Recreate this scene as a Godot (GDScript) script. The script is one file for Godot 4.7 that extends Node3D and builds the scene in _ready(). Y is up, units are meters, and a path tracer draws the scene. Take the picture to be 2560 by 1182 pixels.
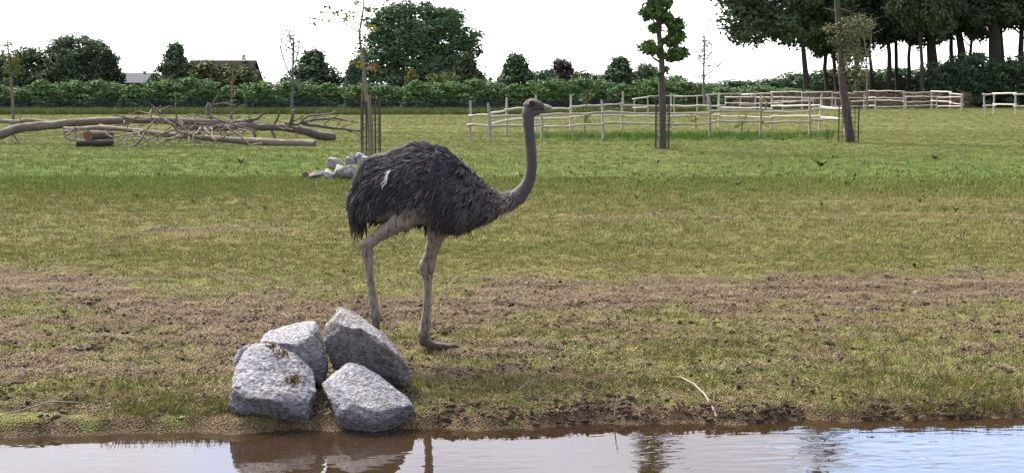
extends Node3D
# An ostrich walking behind boulders at a muddy pond, pasture, rail pens, felled trees and hedges behind.
# Photograph measures: 2560 x 1182 px, focal length about 3500 px, horizon at row 235, eye 2.03 m over the pasture.

const F := 3500.0
const EYE := Vector3(0, 2.03, 0)
const PITCH := 0.10136
const WATER := -0.38
const SUN := Vector3(-0.42, 0.74, -0.62)

var rng := RandomNumberGenerator.new()
var used := {}
var n_big := FastNoiseLite.new()
var n_fine := FastNoiseLite.new()
var n_rock := FastNoiseLite.new()
var M := {}

# ---------------------------------------------------------------- mesh building
class MB:
	var v := PackedVector3Array()
	var c := PackedColorArray()
	var i := PackedInt32Array()
	func add(p: Vector3, col: Color) -> int:
		v.push_back(p)
		c.push_back(col)
		return v.size() - 1
	func tri(a: int, b: int, d: int) -> void:
		i.push_back(a)
		i.push_back(b)
		i.push_back(d)
	func quad(a: int, b: int, d: int, e: int) -> void:
		i.append_array(PackedInt32Array([a, b, d, a, d, e]))
	func normals() -> PackedVector3Array:
		var n := PackedVector3Array()
		n.resize(v.size())
		for k in range(0, i.size(), 3):
			var a := v[i[k]]
			var m := (v[i[k + 2]] - a).cross(v[i[k + 1]] - a)
			n[i[k]] += m
			n[i[k + 1]] += m
			n[i[k + 2]] += m
		for k in n.size():
			n[k] = n[k].normalized() if n[k].length_squared() > 1e-20 else Vector3.UP
		return n
	func commit(origin := Vector3.ZERO, smooth := true) -> ArrayMesh:
		var a := []
		a.resize(Mesh.ARRAY_MAX)
		if not smooth:
			var v2 := PackedVector3Array()
			var c2 := PackedColorArray()
			for k in i:
				v2.push_back(v[k])
				c2.push_back(c[k])
			v = v2
			c = c2
			i = PackedInt32Array(range(v.size()))
		a[Mesh.ARRAY_NORMAL] = normals()
		if origin != Vector3.ZERO:
			for k in v.size():
				v[k] -= origin
		a[Mesh.ARRAY_VERTEX] = v
		a[Mesh.ARRAY_COLOR] = c
		a[Mesh.ARRAY_INDEX] = i
		var m := ArrayMesh.new()
		m.add_surface_from_arrays(Mesh.PRIMITIVE_TRIANGLES, a)
		return m
	# a tube through points with a radius at each; uneven by "rough" (share of the radius)
	func tube(pts: Array, radii: Array, sides: int, col: Color, rough := 0.0, noise: FastNoiseLite = null, end_col = null) -> void:
		var rings := []
		var up := Vector3(0.3, 0.2, 1).normalized()
		for k in pts.size():
			var p: Vector3 = pts[k]
			var t: Vector3 = (pts[mini(k + 1, pts.size() - 1)] - pts[maxi(k - 1, 0)]).normalized()
			var s := t.cross(up)
			if s.length() < 0.05:
				s = t.cross(Vector3.RIGHT)
			s = s.normalized()
			up = s.cross(t).normalized()
			var ring := []
			for q in sides:
				var ang := TAU * q / sides
				var dir := s * cos(ang) + up * sin(ang)
				var r: float = radii[k]
				if noise:
					r *= 1.0 + rough * noise.get_noise_3dv(p * 9.0 / maxf(radii[0], 0.02) * 0.12 + dir * 3.0)
				var shade := 1.0
				if noise:
					shade = 1.0 + 0.35 * noise.get_noise_3dv(p * 40.0 + dir * 11.0)
				ring.push_back(add(p + dir * r, Color(col.r * shade, col.g * shade, col.b * shade)))
			rings.push_back(ring)
		for k in rings.size() - 1:
			for q in sides:
				var w := (q + 1) % sides
				quad(rings[k][q], rings[k][w], rings[k + 1][w], rings[k + 1][q])
		for e in [0, pts.size() - 1]:
			var cc: Color = col if end_col == null else end_col
			var mid := add(pts[e], cc)
			var ids := []
			for q in sides:
				ids.push_back(add(v[rings[e][q]], cc))
			for q in sides:
				if e == 0:
					tri(mid, ids[(q + 1) % sides], ids[q])
				else:
					tri(mid, ids[q], ids[(q + 1) % sides])
	func box(lo: Vector3, hi: Vector3, col: Color) -> void:
		for f in 6:
			var ax := f / 2
			var s := 1.0 if f % 2 else -1.0
			var m := (lo + hi) / 2
			var h := (hi - lo) / 2
			var nrm := Vector3.ZERO
			nrm[ax] = s
			var u := Vector3.ZERO
			u[(ax + 1) % 3] = h[(ax + 1) % 3]
			var w := Vector3.ZERO
			w[(ax + 2) % 3] = h[(ax + 2) % 3]
			var o := m + nrm * h[ax]
			var ids := [add(o - u - w, col), add(o + u - w, col), add(o + u + w, col), add(o - u + w, col)]
			if s < 0:
				quad(ids[0], ids[1], ids[2], ids[3])
			else:
				quad(ids[3], ids[2], ids[1], ids[0])

func numbered(called: String) -> String:
	used[called] = used.get(called, -1) + 1
	return called if used[called] == 0 else "%s_%03d" % [called, used[called]]

func tag(o: Node, label: String, category: String, group := "", kind := "") -> Node:
	o.set_meta("label", label)
	if category:
		o.set_meta("category", category)
	if group:
		o.set_meta("group", group)
	if kind:
		o.set_meta("kind", kind)
	return o

func thing(called: String, label: String, category: String, at: Vector3, group := "") -> Node3D:
	var o := Node3D.new()
	o.name = numbered(called)
	o.position = at
	add_child(o)
	tag(o, label, category, group)
	return o

func part(called: String, mesh: Mesh, m: Material, parent: Node, kind := "") -> MeshInstance3D:
	var o := MeshInstance3D.new()
	o.name = called if parent != self else numbered(called)
	o.mesh = mesh
	o.material_override = null
	for s in mesh.get_surface_count():
		o.set_surface_override_material(s, m)
	parent.add_child(o, true)
	if kind:
		o.set_meta("kind", kind)
	return o

func many(called: String, mesh: Mesh, m: Material, places: Array, cols: PackedColorArray, parent: Node = self) -> MultiMeshInstance3D:
	var mm := MultiMesh.new()
	mm.transform_format = MultiMesh.TRANSFORM_3D
	mm.use_colors = true
	mm.mesh = mesh
	mm.instance_count = places.size()
	for k in places.size():
		mm.set_instance_transform(k, places[k])
		mm.set_instance_color(k, cols[k])
	var o := MultiMeshInstance3D.new()
	o.name = called if parent != self else numbered(called)
	o.multimesh = mm
	o.material_override = m
	parent.add_child(o, true)
	o.set_meta("kind", "stuff")
	return o

# ---------------------------------------------------------------- measuring
func ray(px: float, py: float) -> Vector3:
	var c := Vector3((px - 1280.0) / F, -(py - 591.0) / F, -1.0)
	return c.rotated(Vector3.RIGHT, -PITCH)

func P(px: float, py: float, d: float) -> Vector3:
	var r := ray(px, py)
	return EYE + r * (d / -r.z)

func G(px: float, py: float) -> Vector3:
	var r := ray(px, py)
	r /= -r.z
	var d := 6.0
	while d < 400.0:
		var p := EYE + r * d
		if p.y < height(p.x, d):
			break
		d *= 1.004
	return EYE + r * d

func on_ground(px: float, d: float) -> Vector3:
	var x := (px - 1280.0) / F * d
	return Vector3(x, height(x, d), -d)

func sst(a: float, b: float, x: float) -> float:
	return smoothstep(a, b, x)

func shore(x: float) -> float:
	return 9.97 + 0.08 * x + 0.1 * n_big.get_noise_2d(x * 14.0, 77.0) + 0.10 * n_big.get_noise_2d(x * 28.0, 7.0)

func height(x: float, d: float) -> float:
	var e := d - shore(x)
	var h := 0.0
	if e < 0.0:
		h = WATER + maxf(e * 0.45, -0.5)
	elif e < 0.16:
		h = lerpf(WATER, WATER + 0.09, sst(0, 1, e / 0.16))
	else:
		h = lerpf(WATER + 0.09, 0.0, 1.0 - pow(1.0 - clampf((e - 0.16) / 7.0, 0, 1), 2.2))
	h += 0.55 * sst(48, 135, d) * sst(3, 32, x)
	if d < 40.0 and d > 8.0:
		var k := sst(9.6, 10.3, d) * (1.0 - sst(20, 40, d))
		h += k * (0.042 * n_fine.get_noise_2d(x * 55.0, d * 40.0) + 0.018 * n_fine.get_noise_2d(x * 16.0 + 90.0, d * 26.0) + 0.02 * n_big.get_noise_2d(x * 4.0, d * 30.0))
	elif d >= 40.0:
		h += 0.05 * n_big.get_noise_2d(x * 2.0, d * 2.0)
	return h

# how bare the ground is at a spot: tracks, trodden strips and the mud of the shore
func bare(x: float, d: float) -> float:
	var px := 1280.0 + F * x / d
	var py := 235.0 + F * 2.06 / d
	var b := 0.59 * sst(480, 900, py) - 0.12
	var w := n_big.get_noise_2d(px * 0.06, 3.0) * 22.0
	b += 0.75 * exp(-pow((py + w - 728.0 - (1850.0 - px) * 0.018) / 34.0, 2)) * sst(1000, 1250, px)
	b += 0.55 * exp(-pow((py + w - 775.0) / 26.0, 2)) * sst(300, 520, px) * (1.0 - sst(1000, 1250, px))
	b += 0.6 * exp(-pow((py + w - 578.0) / 13.0, 2)) * sst(250, 420, px) * (1.0 - sst(640, 900, px))
	b += 0.6 * exp(-pow((py + w - 690.0 - px * 0.14) / 36.0, 2)) * (1.0 - sst(240, 420, px))
	b += 0.5 * exp(-pow((py + w * 0.5 - 512.0) / 14.0, 2)) * sst(1700, 2100, px)
	b += 0.6 * exp(-pow((py + w * 0.5 - 548.0) / 7.0, 2)) * sst(1150, 1400, px)
	b += 0.4 * exp(-pow((py + w * 0.5 - 640.0) / 8.0, 2)) * sst(1150, 1400, px)
	b += 0.16 * sst(640, 720, py) * (1.0 - sst(880, 950, py)) * (1.0 - sst(550, 900, px))
	b -= 0.35 * exp(-pow((py - 640.0) / 40.0, 2))
	b -= 0.35 * exp(-pow((py + w - 915.0) / 60.0, 2)) * sst(1500, 2000, px)
	b -= 0.5 * exp(-pow((py - 1010.0) / 34.0, 2)) * exp(-pow((px - 330.0) / 190.0, 2))
	b -= 0.5 * exp(-pow((py - 1000.0) / 40.0, 2)) * exp(-pow((px - 2400.0) / 150.0, 2))
	b -= 0.35 * exp(-pow((py - 950.0) / 40.0, 2)) * exp(-pow((px - 1200.0) / 180.0, 2))
	b += 0.5 * sst(1020, 1060, py) * (1.0 - exp(-pow((px - 2380.0) / 160.0, 2)))
	b += 0.42 * n_big.get_noise_2d(x * 9.0, d * 26.0) + 0.32 * n_fine.get_noise_2d(x * 14.0, d * 24.0)
	return clampf(b, 0, 1)

func lush(x: float, d: float) -> float:
	var px := 1280.0 + F * x / d
	var py := 235.0 + F * 2.06 / d
	var g := 0.75 * exp(-pow((py - 435.0) / 52.0, 2)) * (1.0 - 0.5 * sst(300, 1500, px) + 0.25 * sst(1500, 2300, px))
	g += 0.4 * exp(-pow((py - 345.0) / 12.0, 2)) * sst(1250, 1400, px) * (1.0 - sst(1950, 2120, px))
	g += 0.5 * exp(-pow((py - 1010.0) / 40.0, 2)) * exp(-pow((px - 320.0) / 200.0, 2))
	g += 0.5 * exp(-pow((py - 1000.0) / 46.0, 2)) * exp(-pow((px - 2400.0) / 150.0, 2))
	g += 0.32 * (1.0 - sst(400, 520, py))
	g += 0.22 * n_big.get_noise_2d(x * 3.0 + 40.0, d * 5.0) + 0.16
	return clampf(g, 0, 1)

const SOIL := Color(0.138, 0.101, 0.077)
const OLIVE := Color(0.178, 0.164, 0.066)
const GREEN := Color(0.160, 0.218, 0.064)

func ground_color(x: float, d: float) -> Color:
	var c := OLIVE.lerp(GREEN, lush(x, d))
	var b := bare(x, d)
	c = c.lerp(SOIL, sst(0.3, 0.75, b))
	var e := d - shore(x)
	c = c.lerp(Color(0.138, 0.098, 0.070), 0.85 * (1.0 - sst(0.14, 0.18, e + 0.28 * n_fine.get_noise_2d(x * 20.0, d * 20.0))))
	var f := 1.0 + 0.50 * n_fine.get_noise_2d(x * 46.0, d * 34.0) + 0.25 * n_big.get_noise_2d(x * 7.0, d * 18.0)
	return Color(c.r * f, c.g * f, c.b * f)

# ---------------------------------------------------------------- materials
func tex(freq: float, oct: int, ramp: Array, seed_: int, size := 512, kind := FastNoiseLite.TYPE_SIMPLEX_SMOOTH) -> NoiseTexture2D:
	var n := FastNoiseLite.new()
	n.noise_type = kind
	n.frequency = freq
	n.fractal_octaves = oct
	n.seed = seed_
	var t := NoiseTexture2D.new()
	t.width = size
	t.height = size
	t.seamless = true
	t.noise = n
	var g := Gradient.new()
	var off := PackedFloat32Array()
	var col := PackedColorArray()
	for k in ramp:
		off.push_back(k[0])
		col.push_back(k[1])
	g.offsets = off
	g.colors = col
	t.color_ramp = g
	return t

func mat(lin: Color, rough: float, t: Texture2D = null, scale := Vector3.ONE, bump := 0.0, bump_t: Texture2D = null) -> StandardMaterial3D:
	var m := StandardMaterial3D.new()
	m.albedo_color = lin.linear_to_srgb()
	m.roughness = rough
	m.vertex_color_use_as_albedo = true
	m.cull_mode = BaseMaterial3D.CULL_DISABLED
	m.metallic_specular = 0.3
	if t:
		m.albedo_texture = t
		m.uv1_triplanar = true
		m.uv1_world_triplanar = true
		m.uv1_scale = scale
	if bump > 0.0:
		m.heightmap_enabled = true
		m.heightmap_texture = bump_t if bump_t else t
		m.heightmap_scale = bump
	return m

func grey(x: float) -> Color:
	return Color(x, x, x)

func make_materials() -> void:
	var grain := tex(0.03, 5, [[0.0, grey(0.5)], [0.5, grey(0.85)], [1.0, grey(1.0)]], 3)
	var speck := tex(0.09, 4, [[0.0, grey(0.35)], [0.42, grey(0.72)], [0.6, grey(0.95)], [1.0, grey(1.0)]], 8)
	var streak := tex(0.06, 5, [[0.0, Color(0.50, 0.51, 0.57)], [0.36, Color(0.62, 0.63, 0.69)], [0.50, Color(0.74, 0.75, 0.79)], [0.62, Color(0.95, 0.95, 0.96)], [1.0, Color(1, 1, 1)]], 21)
	M.ground = mat(Color.WHITE, 0.95, speck, Vector3(1.1, 1.1, 1.1), 5.0)
	M.grass = mat(Color.WHITE, 0.7)
	M.grass.metallic_specular = 0.1
	M.ground.metallic_specular = 0.15
	M.grass.backlight_enabled = true
	M.grass.backlight = Color(0.25, 0.3, 0.1)
	M.leaf = mat(Color.WHITE, 0.75)
	M.leaf.metallic_specular = 0.2
	M.leaf.backlight_enabled = true
	M.leaf.backlight = Color(0.2, 0.25, 0.1)
	M.bark = mat(Color.WHITE, 0.9, grain, Vector3(1.5, 0.6, 1.5), 4.0)
	M.rail = mat(Color.WHITE, 0.75, grain, Vector3(0.5, 2.0, 2.0))
	M.rock = mat(Color(0.262, 0.262, 0.278), 0.85, streak, Vector3(0.75, 2.4, 0.75), 1.2, speck)
	M.rock2 = mat(Color(0.40, 0.39, 0.395), 0.85, streak, Vector3(0.8, 1.2, 0.8), 2.0, speck)
	M.skin = mat(Color.WHITE, 0.65, speck, Vector3(6, 4, 6), 0.5)
	M.feather = mat(Color.WHITE, 0.75)
	M.feather.metallic_specular = 0.4
	M.beak = mat(Color.WHITE, 0.4)
	M.eye = mat(Color.WHITE, 0.08)
	M.plain = mat(Color.WHITE, 0.8)
	M.roof = mat(Color.WHITE, 0.95, grain, Vector3(0.6, 2.5, 0.6))
	M.roof.metallic_specular = 0.12
	M.wire = mat(Color.WHITE, 0.95)
	M.wire.metallic_specular = 0.05
	M.stone = mat(Color(0.30, 0.28, 0.26), 0.9, speck, Vector3(4, 4, 4), 0.5)
	M.mud = mat(Color.WHITE, 0.95, speck, Vector3(3, 3, 3), 1.0)
	var w := StandardMaterial3D.new()
	w.albedo_color = Color(0.020, 0.0125, 0.007).linear_to_srgb()
	w.roughness = 0.02
	w.metallic_specular = 0.46
	M.water = w

# ---------------------------------------------------------------- sky
func make_sky() -> Sky:
	var n := FastNoiseLite.new()
	n.frequency = 1.0
	n.fractal_octaves = 5
	n.seed = 12
	var img := Image.create(512, 256, false, Image.FORMAT_RGBF)
	for y in 256:
		var el := PI * (0.5 - (y + 0.5) / 256.0)
		for x in 512:
			var az := wrapf(TAU * (x + 0.5) / 512.0, -PI, PI)   # straight ahead at the picture's edge
			var dir := Vector3(sin(az) * cos(el), sin(el), -cos(az) * cos(el))
			var q := dir / (maxf(dir.y, 0.0) + 0.22)
			var cl := n.get_noise_3d(q.x * 0.75, 3.0, q.z * 0.75)
			var cl2 := n.get_noise_3d(q.x * 1.9 + 30.0, 9.0, q.z * 1.9)
			# the break in the cloud to the right of the view, whose blue the pond mirrors
			var gap := exp(-pow((az - 0.42) / 0.25, 2)) * exp(-pow((el - 0.27) / 0.17, 2))
			var open := sst(0.44, 0.72, cl + 1.05 * gap + 0.1 * cl2) * sst(0.05, 0.2, el)
			var shade := 0.90 + 0.30 * cl2 + 0.25 * cl
			var cloud := Color(1.0, 0.99, 1.02) * shade
			# cloud bases are greyer overhead, the thin cloud low in the sky is white
			cloud = cloud.lerp(Color(1.25, 1.24, 1.22), 1.0 - sst(0.03, 0.20, el))
			cloud = cloud.lerp(cloud * Color(0.72, 0.73, 0.79), sst(0.10, 0.22, el))
			cloud = cloud.lerp(cloud * Color(0.84, 0.84, 0.92), sst(0.16, 0.26, el) * sst(0.15, -0.25, cl + 0.9 * gap))
			# thin cloud is brightest round the sun that shines through it
			var near_sun := 0.42 + 0.75 * pow(0.5 + 0.5 * dir.dot(SUN.normalized()), 3.0)
			cloud *= near_sun * 0.86
			var c := cloud.lerp(Color(0.50, 0.66, 0.98), open)
			img.set_pixel(x, y, Color(c.r, c.g, c.b))
	var m := PanoramaSkyMaterial.new()
	m.panorama = ImageTexture.create_from_image(img)
	var s := Sky.new()
	s.sky_material = m
	return s

# ---------------------------------------------------------------- scene
func _ready() -> void:
	var cam := Camera3D.new()
	cam.name = "camera"
	cam.position = EYE
	cam.rotation.x = -PITCH
	cam.fov = rad_to_deg(2.0 * atan(591.0 / F))
	cam.near = 0.1
	cam.far = 6000.0
	add_child(cam)
	cam.current = true
	var we := WorldEnvironment.new()
	we.name = "world_environment"
	var env := Environment.new()
	env.background_mode = Environment.BG_SKY
	env.sky = make_sky()
	env.tonemap_mode = Environment.TONE_MAPPER_LINEAR
	env.tonemap_exposure = 3.9
	env.sdfgi_enabled = true
	env.ssao_enabled = true
	env.ssil_enabled = true
	we.environment = env
	add_child(we)
	var sun := DirectionalLight3D.new()
	sun.name = "sun"
	sun.light_color = Color(1.0, 0.96, 0.89)
	sun.light_energy = 1.35
	sun.light_angular_distance = 30.0
	sun.shadow_enabled = true
	add_child(sun)
	sun.look_at_from_position(SUN * 100.0, Vector3.ZERO)

	n_big.frequency = 0.06
	n_big.fractal_octaves = 3
	n_big.seed = 5
	n_fine.frequency = 0.1
	n_fine.fractal_octaves = 4
	n_fine.seed = 9
	n_rock.frequency = 1.0
	n_rock.fractal_octaves = 5
	n_rock.seed = 4
	rng.seed = 1
	make_materials()
	ground()
	pond()
	far_setting()
	woodland()
	fences()
	planted_trees()
	felled_trees()
	stone_heap()
	boulders()
	ostrich()
	ground_cover()

# ---------------------------------------------------------------- ground and water
func ground() -> void:
	var m := MB.new()
	var ds := []
	var d := -6.0
	while d < 8.4:
		ds.push_back(d)
		d += 1.2
	d = 8.4
	while d < 5000.0:
		ds.push_back(d)
		d += 0.035 if d < 13.0 else 0.06 if d < 17.0 else 0.12 if d < 30.0 else d * 0.012 if d < 200.0 else d * 0.3
	var nx := 340
	var row := 0
	for dd in ds:
		var half: float = 5.2 if dd < 12.0 else dd * 0.44
		for k in nx + 1:
			var u := 2.0 * k / nx - 1.0
			var x: float = u * half
			# the outer few columns run far out to the sides
			if k < 8 or k > nx - 8:
				var o := 8 - k if k < 8 else k - nx + 8
				x += signf(u) * pow(float(o), 2.6) * (1.0 + dd * 0.02)
			var hh := height(x, dd)
			if dd > 220.0:
				hh = minf(hh, 0.3)
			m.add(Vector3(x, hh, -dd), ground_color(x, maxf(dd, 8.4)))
		if row > 0:
			var a := (row - 1) * (nx + 1)
			for k in nx:
				m.quad(a + k, a + nx + 1 + k, a + nx + 2 + k, a + k + 1)
		row += 1
	var g := part("ground", m.commit(), M.ground, self)
	tag(g, "pasture of thin olive grass and bare brown soil sloping to the pond", "", "", "structure")

func pond() -> void:
	var m := MB.new()
	var xs := []
	var x := -30.0
	while x < 30.0:
		xs.push_back(x)
		x += 0.022 if absf(x) < 4.4 else 1.5 if absf(x) > 6.0 else 0.2
	var ds := []
	var d := -5.0
	while d < 13.0:
		ds.push_back(d)
		d += 0.6 if d < 8.3 else 0.016 if d < 10.8 else 0.5
	for dd in ds:
		for xx in xs:
			var a: float = (0.00034 + 0.00105 * sst(0.2, 2.6, xx)) * sst(-0.1, 0.5, shore(xx) - dd)
			var h: float = a * (n_fine.get_noise_2d(xx * 45.0 + dd * 20.0, dd * 150.0) + 1.6 * n_big.get_noise_2d(xx * 40.0 - dd * 30.0, dd * 120.0))
			m.add(Vector3(xx, WATER + h, -dd), Color.WHITE)
	var w := xs.size()
	for r in ds.size() - 1:
		for k in w - 1:
			m.quad(r * w + k, r * w + w + k, r * w + w + k + 1, r * w + k + 1)
	tag(part("pond_water", m.commit(), M.water, self), "brown pond water mirroring the pale sky along the bank", "", "", "structure")

func blade_tuft(n: int, h: float, w: float, spread: float, lean: float, seed_: int) -> ArrayMesh:
	var r := RandomNumberGenerator.new()
	r.seed = seed_
	var m := MB.new()
	for k in n:
		var a := r.randf() * TAU
		var o := Vector3(cos(a), 0, sin(a)) * spread * sqrt(r.randf())
		var b := r.randf() * TAU
		var side := Vector3(cos(b), 0, sin(b)) * w * r.randf_range(0.6, 1.2)
		var tip := Vector3(cos(a + r.randf_range(-0.7, 0.7)), 0, sin(a)) * lean * r.randf() + Vector3.UP * h * r.randf_range(0.5, 1.1)
		var f := r.randf_range(0.75, 1.2)
		var c := Color(f, f, f)
		var i0 := m.add(o - side, c)
		var i1 := m.add(o + side, c)
		var mid := o + tip * 0.55 + Vector3.UP * h * 0.1
		var i2 := m.add(mid + side * 0.7, c)
		var i3 := m.add(mid - side * 0.7, c)
		var i4 := m.add(o + tip, c)
		m.quad(i0, i1, i2, i3)
		m.tri(i3, i2, i4)
	return m.commit(Vector3.ZERO, false)

func straw_mesh(n: int) -> ArrayMesh:
	var g := RandomNumberGenerator.new()
	g.seed = 4
	var m := MB.new()
	for k in n:
		var a := g.randf() * TAU
		var o := Vector3(g.randfn() * 0.05, 0.002, g.randfn() * 0.05)
		var dir := Vector3(cos(a), 0, sin(a)) * g.randf_range(0.015, 0.05)
		var side := Vector3(-sin(a), 0, cos(a)) * g.randf_range(0.0015, 0.003)
		var up := Vector3(0, g.randf_range(0.004, 0.016), 0)
		var f := g.randf_range(0.7, 1.2)
		var c := Color(f, f, f)
		var ids := [m.add(o - dir - side, c), m.add(o - dir + side, c), m.add(o + side + up, c), m.add(o - side + up, c), m.add(o + dir, c)]
		m.quad(ids[0], ids[1], ids[2], ids[3])
		m.tri(ids[3], ids[2], ids[4])
	return m.commit(Vector3.ZERO, false)

func upright(at: Vector3, s: float, sy := 1.0) -> Transform3D:
	return Transform3D(Basis(Vector3.UP, rng.randf() * TAU).scaled(Vector3(s, s * sy, s)), at)

func ground_cover() -> void:
	rng.seed = 77
	# thin grass: near, middle and far, each its own mass
	var short := blade_tuft(8, 0.05, 0.0032, 0.05, 0.05, 3)
	var zones := [[10.0, 13.0, 26000, 1.0], [13.0, 19.0, 30000, 1.25], [19.0, 34.0, 42000, 1.7], [34.0, 75.0, 70000, 2.6], [75.0, 143.0, 60000, 3.6]]
	var names := ["shore_grass", "trodden_grass", "middle_pasture_grass", "far_pasture_grass", "farthest_pasture_grass"]
	for z in 5:
		var tf := []
		var cs := PackedColorArray()
		for k in zones[z][2]:
			var d: float = sqrt(rng.randf_range(pow(zones[z][0], 2), pow(zones[z][1], 2)))
			var x: float = rng.randf_range(-0.42, 0.42) * d
			if d - shore(x) < 0.1:
				continue
			var b := bare(x, d)
			if rng.randf() < b * 1.15 - 0.1:
				continue
			var l := lush(x, d)
			var s: float = zones[z][3] * rng.randf_range(0.45, 1.1) * (0.7 + 0.75 * l) * (1.0 - 0.45 * b)
			if z >= 3:
				s *= 0.52 if z == 3 else 0.48
			tf.push_back(upright(Vector3(x, height(x, d) - 0.004, -d), s, rng.randf_range(0.6, 1.25)))
			var c := Color(0.192, 0.176, 0.070).lerp(Color(0.162, 0.222, 0.063), clampf(l + rng.randf_range(-0.3, 0.25), 0, 1))
			if rng.randf() < 0.10 + 0.25 * b:
				c = Color(0.28, 0.22, 0.13)
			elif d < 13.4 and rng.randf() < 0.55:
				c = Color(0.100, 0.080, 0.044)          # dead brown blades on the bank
			var f := rng.randf_range(0.5, 1.35)
			cs.push_back(Color(c.r * f, c.g * f, c.b * f))
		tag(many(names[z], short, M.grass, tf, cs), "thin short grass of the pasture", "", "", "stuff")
	# clods of dry mud
	var clod := lump_mesh(5, 1.0, 0.35, 7)
	var tf2 := []
	var cs2 := PackedColorArray()
	for k in 70000:
		var d: float = rng.randf_range(10.0, 26.0) if k % 3 else rng.randf_range(10.0, 14.0)
		var x: float = rng.randf_range(-0.42, 0.42) * d
		var e := d - shore(x)
		if e < 0.03 or rng.randf() > bare(x, d) * 1.2 + 0.05 or n_fine.get_noise_2d(x * 25.0, d * 25.0) < -0.05:
			continue
		var s := pow(rng.randf(), 3.5) * 0.019 + 0.004
		tf2.push_back(Transform3D(Basis(Vector3(rng.randf(), 1, rng.randf()).normalized(), rng.randf() * TAU).scaled(Vector3(s * rng.randf_range(1.0, 2.0), s, s * rng.randf_range(0.8, 1.5))), Vector3(x, height(x, d) + s * 0.2, -d)))
		var f := rng.randf_range(0.4, 1.5)
		cs2.push_back(Color(0.13 * f, 0.096 * f, 0.074 * f))
	tag(many("soil_clods", clod, M.mud, tf2, cs2), "small clods of dry brown mud on the bare ground", "", "", "stuff")
	# bigger lumps of turned mud along the water's edge
	var lump := lump_mesh(7, 1.0, 0.8, 12)
	var tf9 := []
	var cs9 := PackedColorArray()
	for k in 1300:
		var x: float = rng.randf_range(-5.0, 5.0)
		var d: float = shore(x) + 0.03 + absf(rng.randfn()) * 0.22
		if n_fine.get_noise_2d(x * 9.0, d * 9.0) < 0.08:
			continue
		var s := rng.randf_range(0.010, 0.034)
		tf9.push_back(Transform3D(Basis(Vector3(rng.randfn(), 1, rng.randfn()).normalized(), rng.randf() * TAU).scaled(Vector3(s * 1.4, s * rng.randf_range(0.7, 1.1), s)), Vector3(x, height(x, d) + s * 0.25, -d)))
		var f := rng.randf_range(0.5, 1.3)
		cs9.push_back(Color(0.145 * f, 0.107 * f, 0.083 * f))
	tag(many("mud_lumps", lump, M.mud, tf9, cs9), "lumps of turned wet mud along the water's edge", "", "", "stuff")
	# dead straw lying flat
	var straw := straw_mesh(7)
	var tf8 := []
	var cs8 := PackedColorArray()
	for k in 60000:
		var d: float = sqrt(rng.randf_range(100.0, 700.0)) if k % 2 else sqrt(rng.randf_range(100.0, 240.0))
		var x: float = rng.randf_range(-0.42, 0.42) * d
		if d - shore(x) < 0.06 or n_fine.get_noise_2d(x * 12.0, d * 20.0) < -0.15 or rng.randf() > bare(x, d) * 0.9 + 0.12:
			continue
		tf8.push_back(upright(Vector3(x, height(x, d) + 0.004, -d), rng.randf_range(0.5, 1.2) * (1.0 if d < 16.0 else 1.5)))
		var f := rng.randf_range(0.55, 1.3)
		cs8.push_back(Color(0.185 * f, 0.152 * f, 0.095 * f))
	tag(many("dead_straw", straw, M.grass, tf8, cs8), "dry straw and dead grass lying over the bare ground", "", "", "stuff")
	# pale flakes of stone, too many to name
	var tf3 := []
	var cs3 := PackedColorArray()
	for k in 420:
		var d: float = rng.randf_range(10.1, 24.0)
		var x: float = rng.randf_range(-0.42, 0.42) * d
		if d - shore(x) < 0.05:
			continue
		var s := rng.randf_range(0.006, 0.016)
		tf3.push_back(Transform3D(Basis(Vector3.UP, rng.randf() * TAU).scaled(Vector3(s * 1.5, s * 0.6, s)), Vector3(x, height(x, d) + 0.004, -d)))
		var f := rng.randf_range(0.28, 0.5)
		cs3.push_back(Color(f, f * 0.96, f * 0.9))
	tag(many("gravel", clod, M.mud, tf3, cs3), "scattered chips of pale stone", "", "", "stuff")
	# broad-leaved weeds through the greener strip
	var weed := weed_mesh(6, 5)
	var tf4 := []
	var cs4 := PackedColorArray()
	for k in 4200:
		var d: float = rng.randf_range(24.0, 60.0)
		var px := rng.randf_range(-60.0, 2620.0)
		var x: float = (px - 1280.0) / F * d
		var py := 235.0 + F * 2.06 / d
		var keep := 0.06 + 0.8 * exp(-pow((py - 450.0) / 16.0, 2)) * (0.4 + 0.6 * sst(1200, 1500, px))
		if rng.randf() > keep:
			continue
		tf4.push_back(upright(Vector3(x, height(x, d), -d), rng.randf_range(0.10, 0.32)))
		var f := rng.randf_range(0.6, 1.5)
		cs4.push_back(Color(0.075 * f, 0.125 * f, 0.035 * f))
	tag(many("meadow_weeds", weed, M.leaf, tf4, cs4), "low broad-leaved weeds in the greener strip of pasture", "", "", "stuff")
	var tufts := blade_tuft(14, 0.3, 0.012, 0.2, 0.2, 9)
	var tf5 := []
	var cs5 := PackedColorArray()
	for k in 900:
		var d: float = 66.5 + rng.randfn() * 2.6
		var px := 1700.0 + clampf(rng.randfn(), -1.7, 1.7) * 220.0
		var x: float = (px - 1280.0) / F * d
		tf5.push_back(upright(Vector3(x, height(x, d), -d), rng.randf_range(0.25, 0.9)))
		var f := rng.randf_range(0.6, 1.4)
		cs5.push_back(Color(0.085 * f, 0.15 * f, 0.042 * f))
	tag(many("pen_grass", tufts, M.grass, tf5, cs5), "lush green grass left ungrazed inside the rail pen", "", "", "stuff")
	var tf6 := []
	var cs6 := PackedColorArray()
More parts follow.
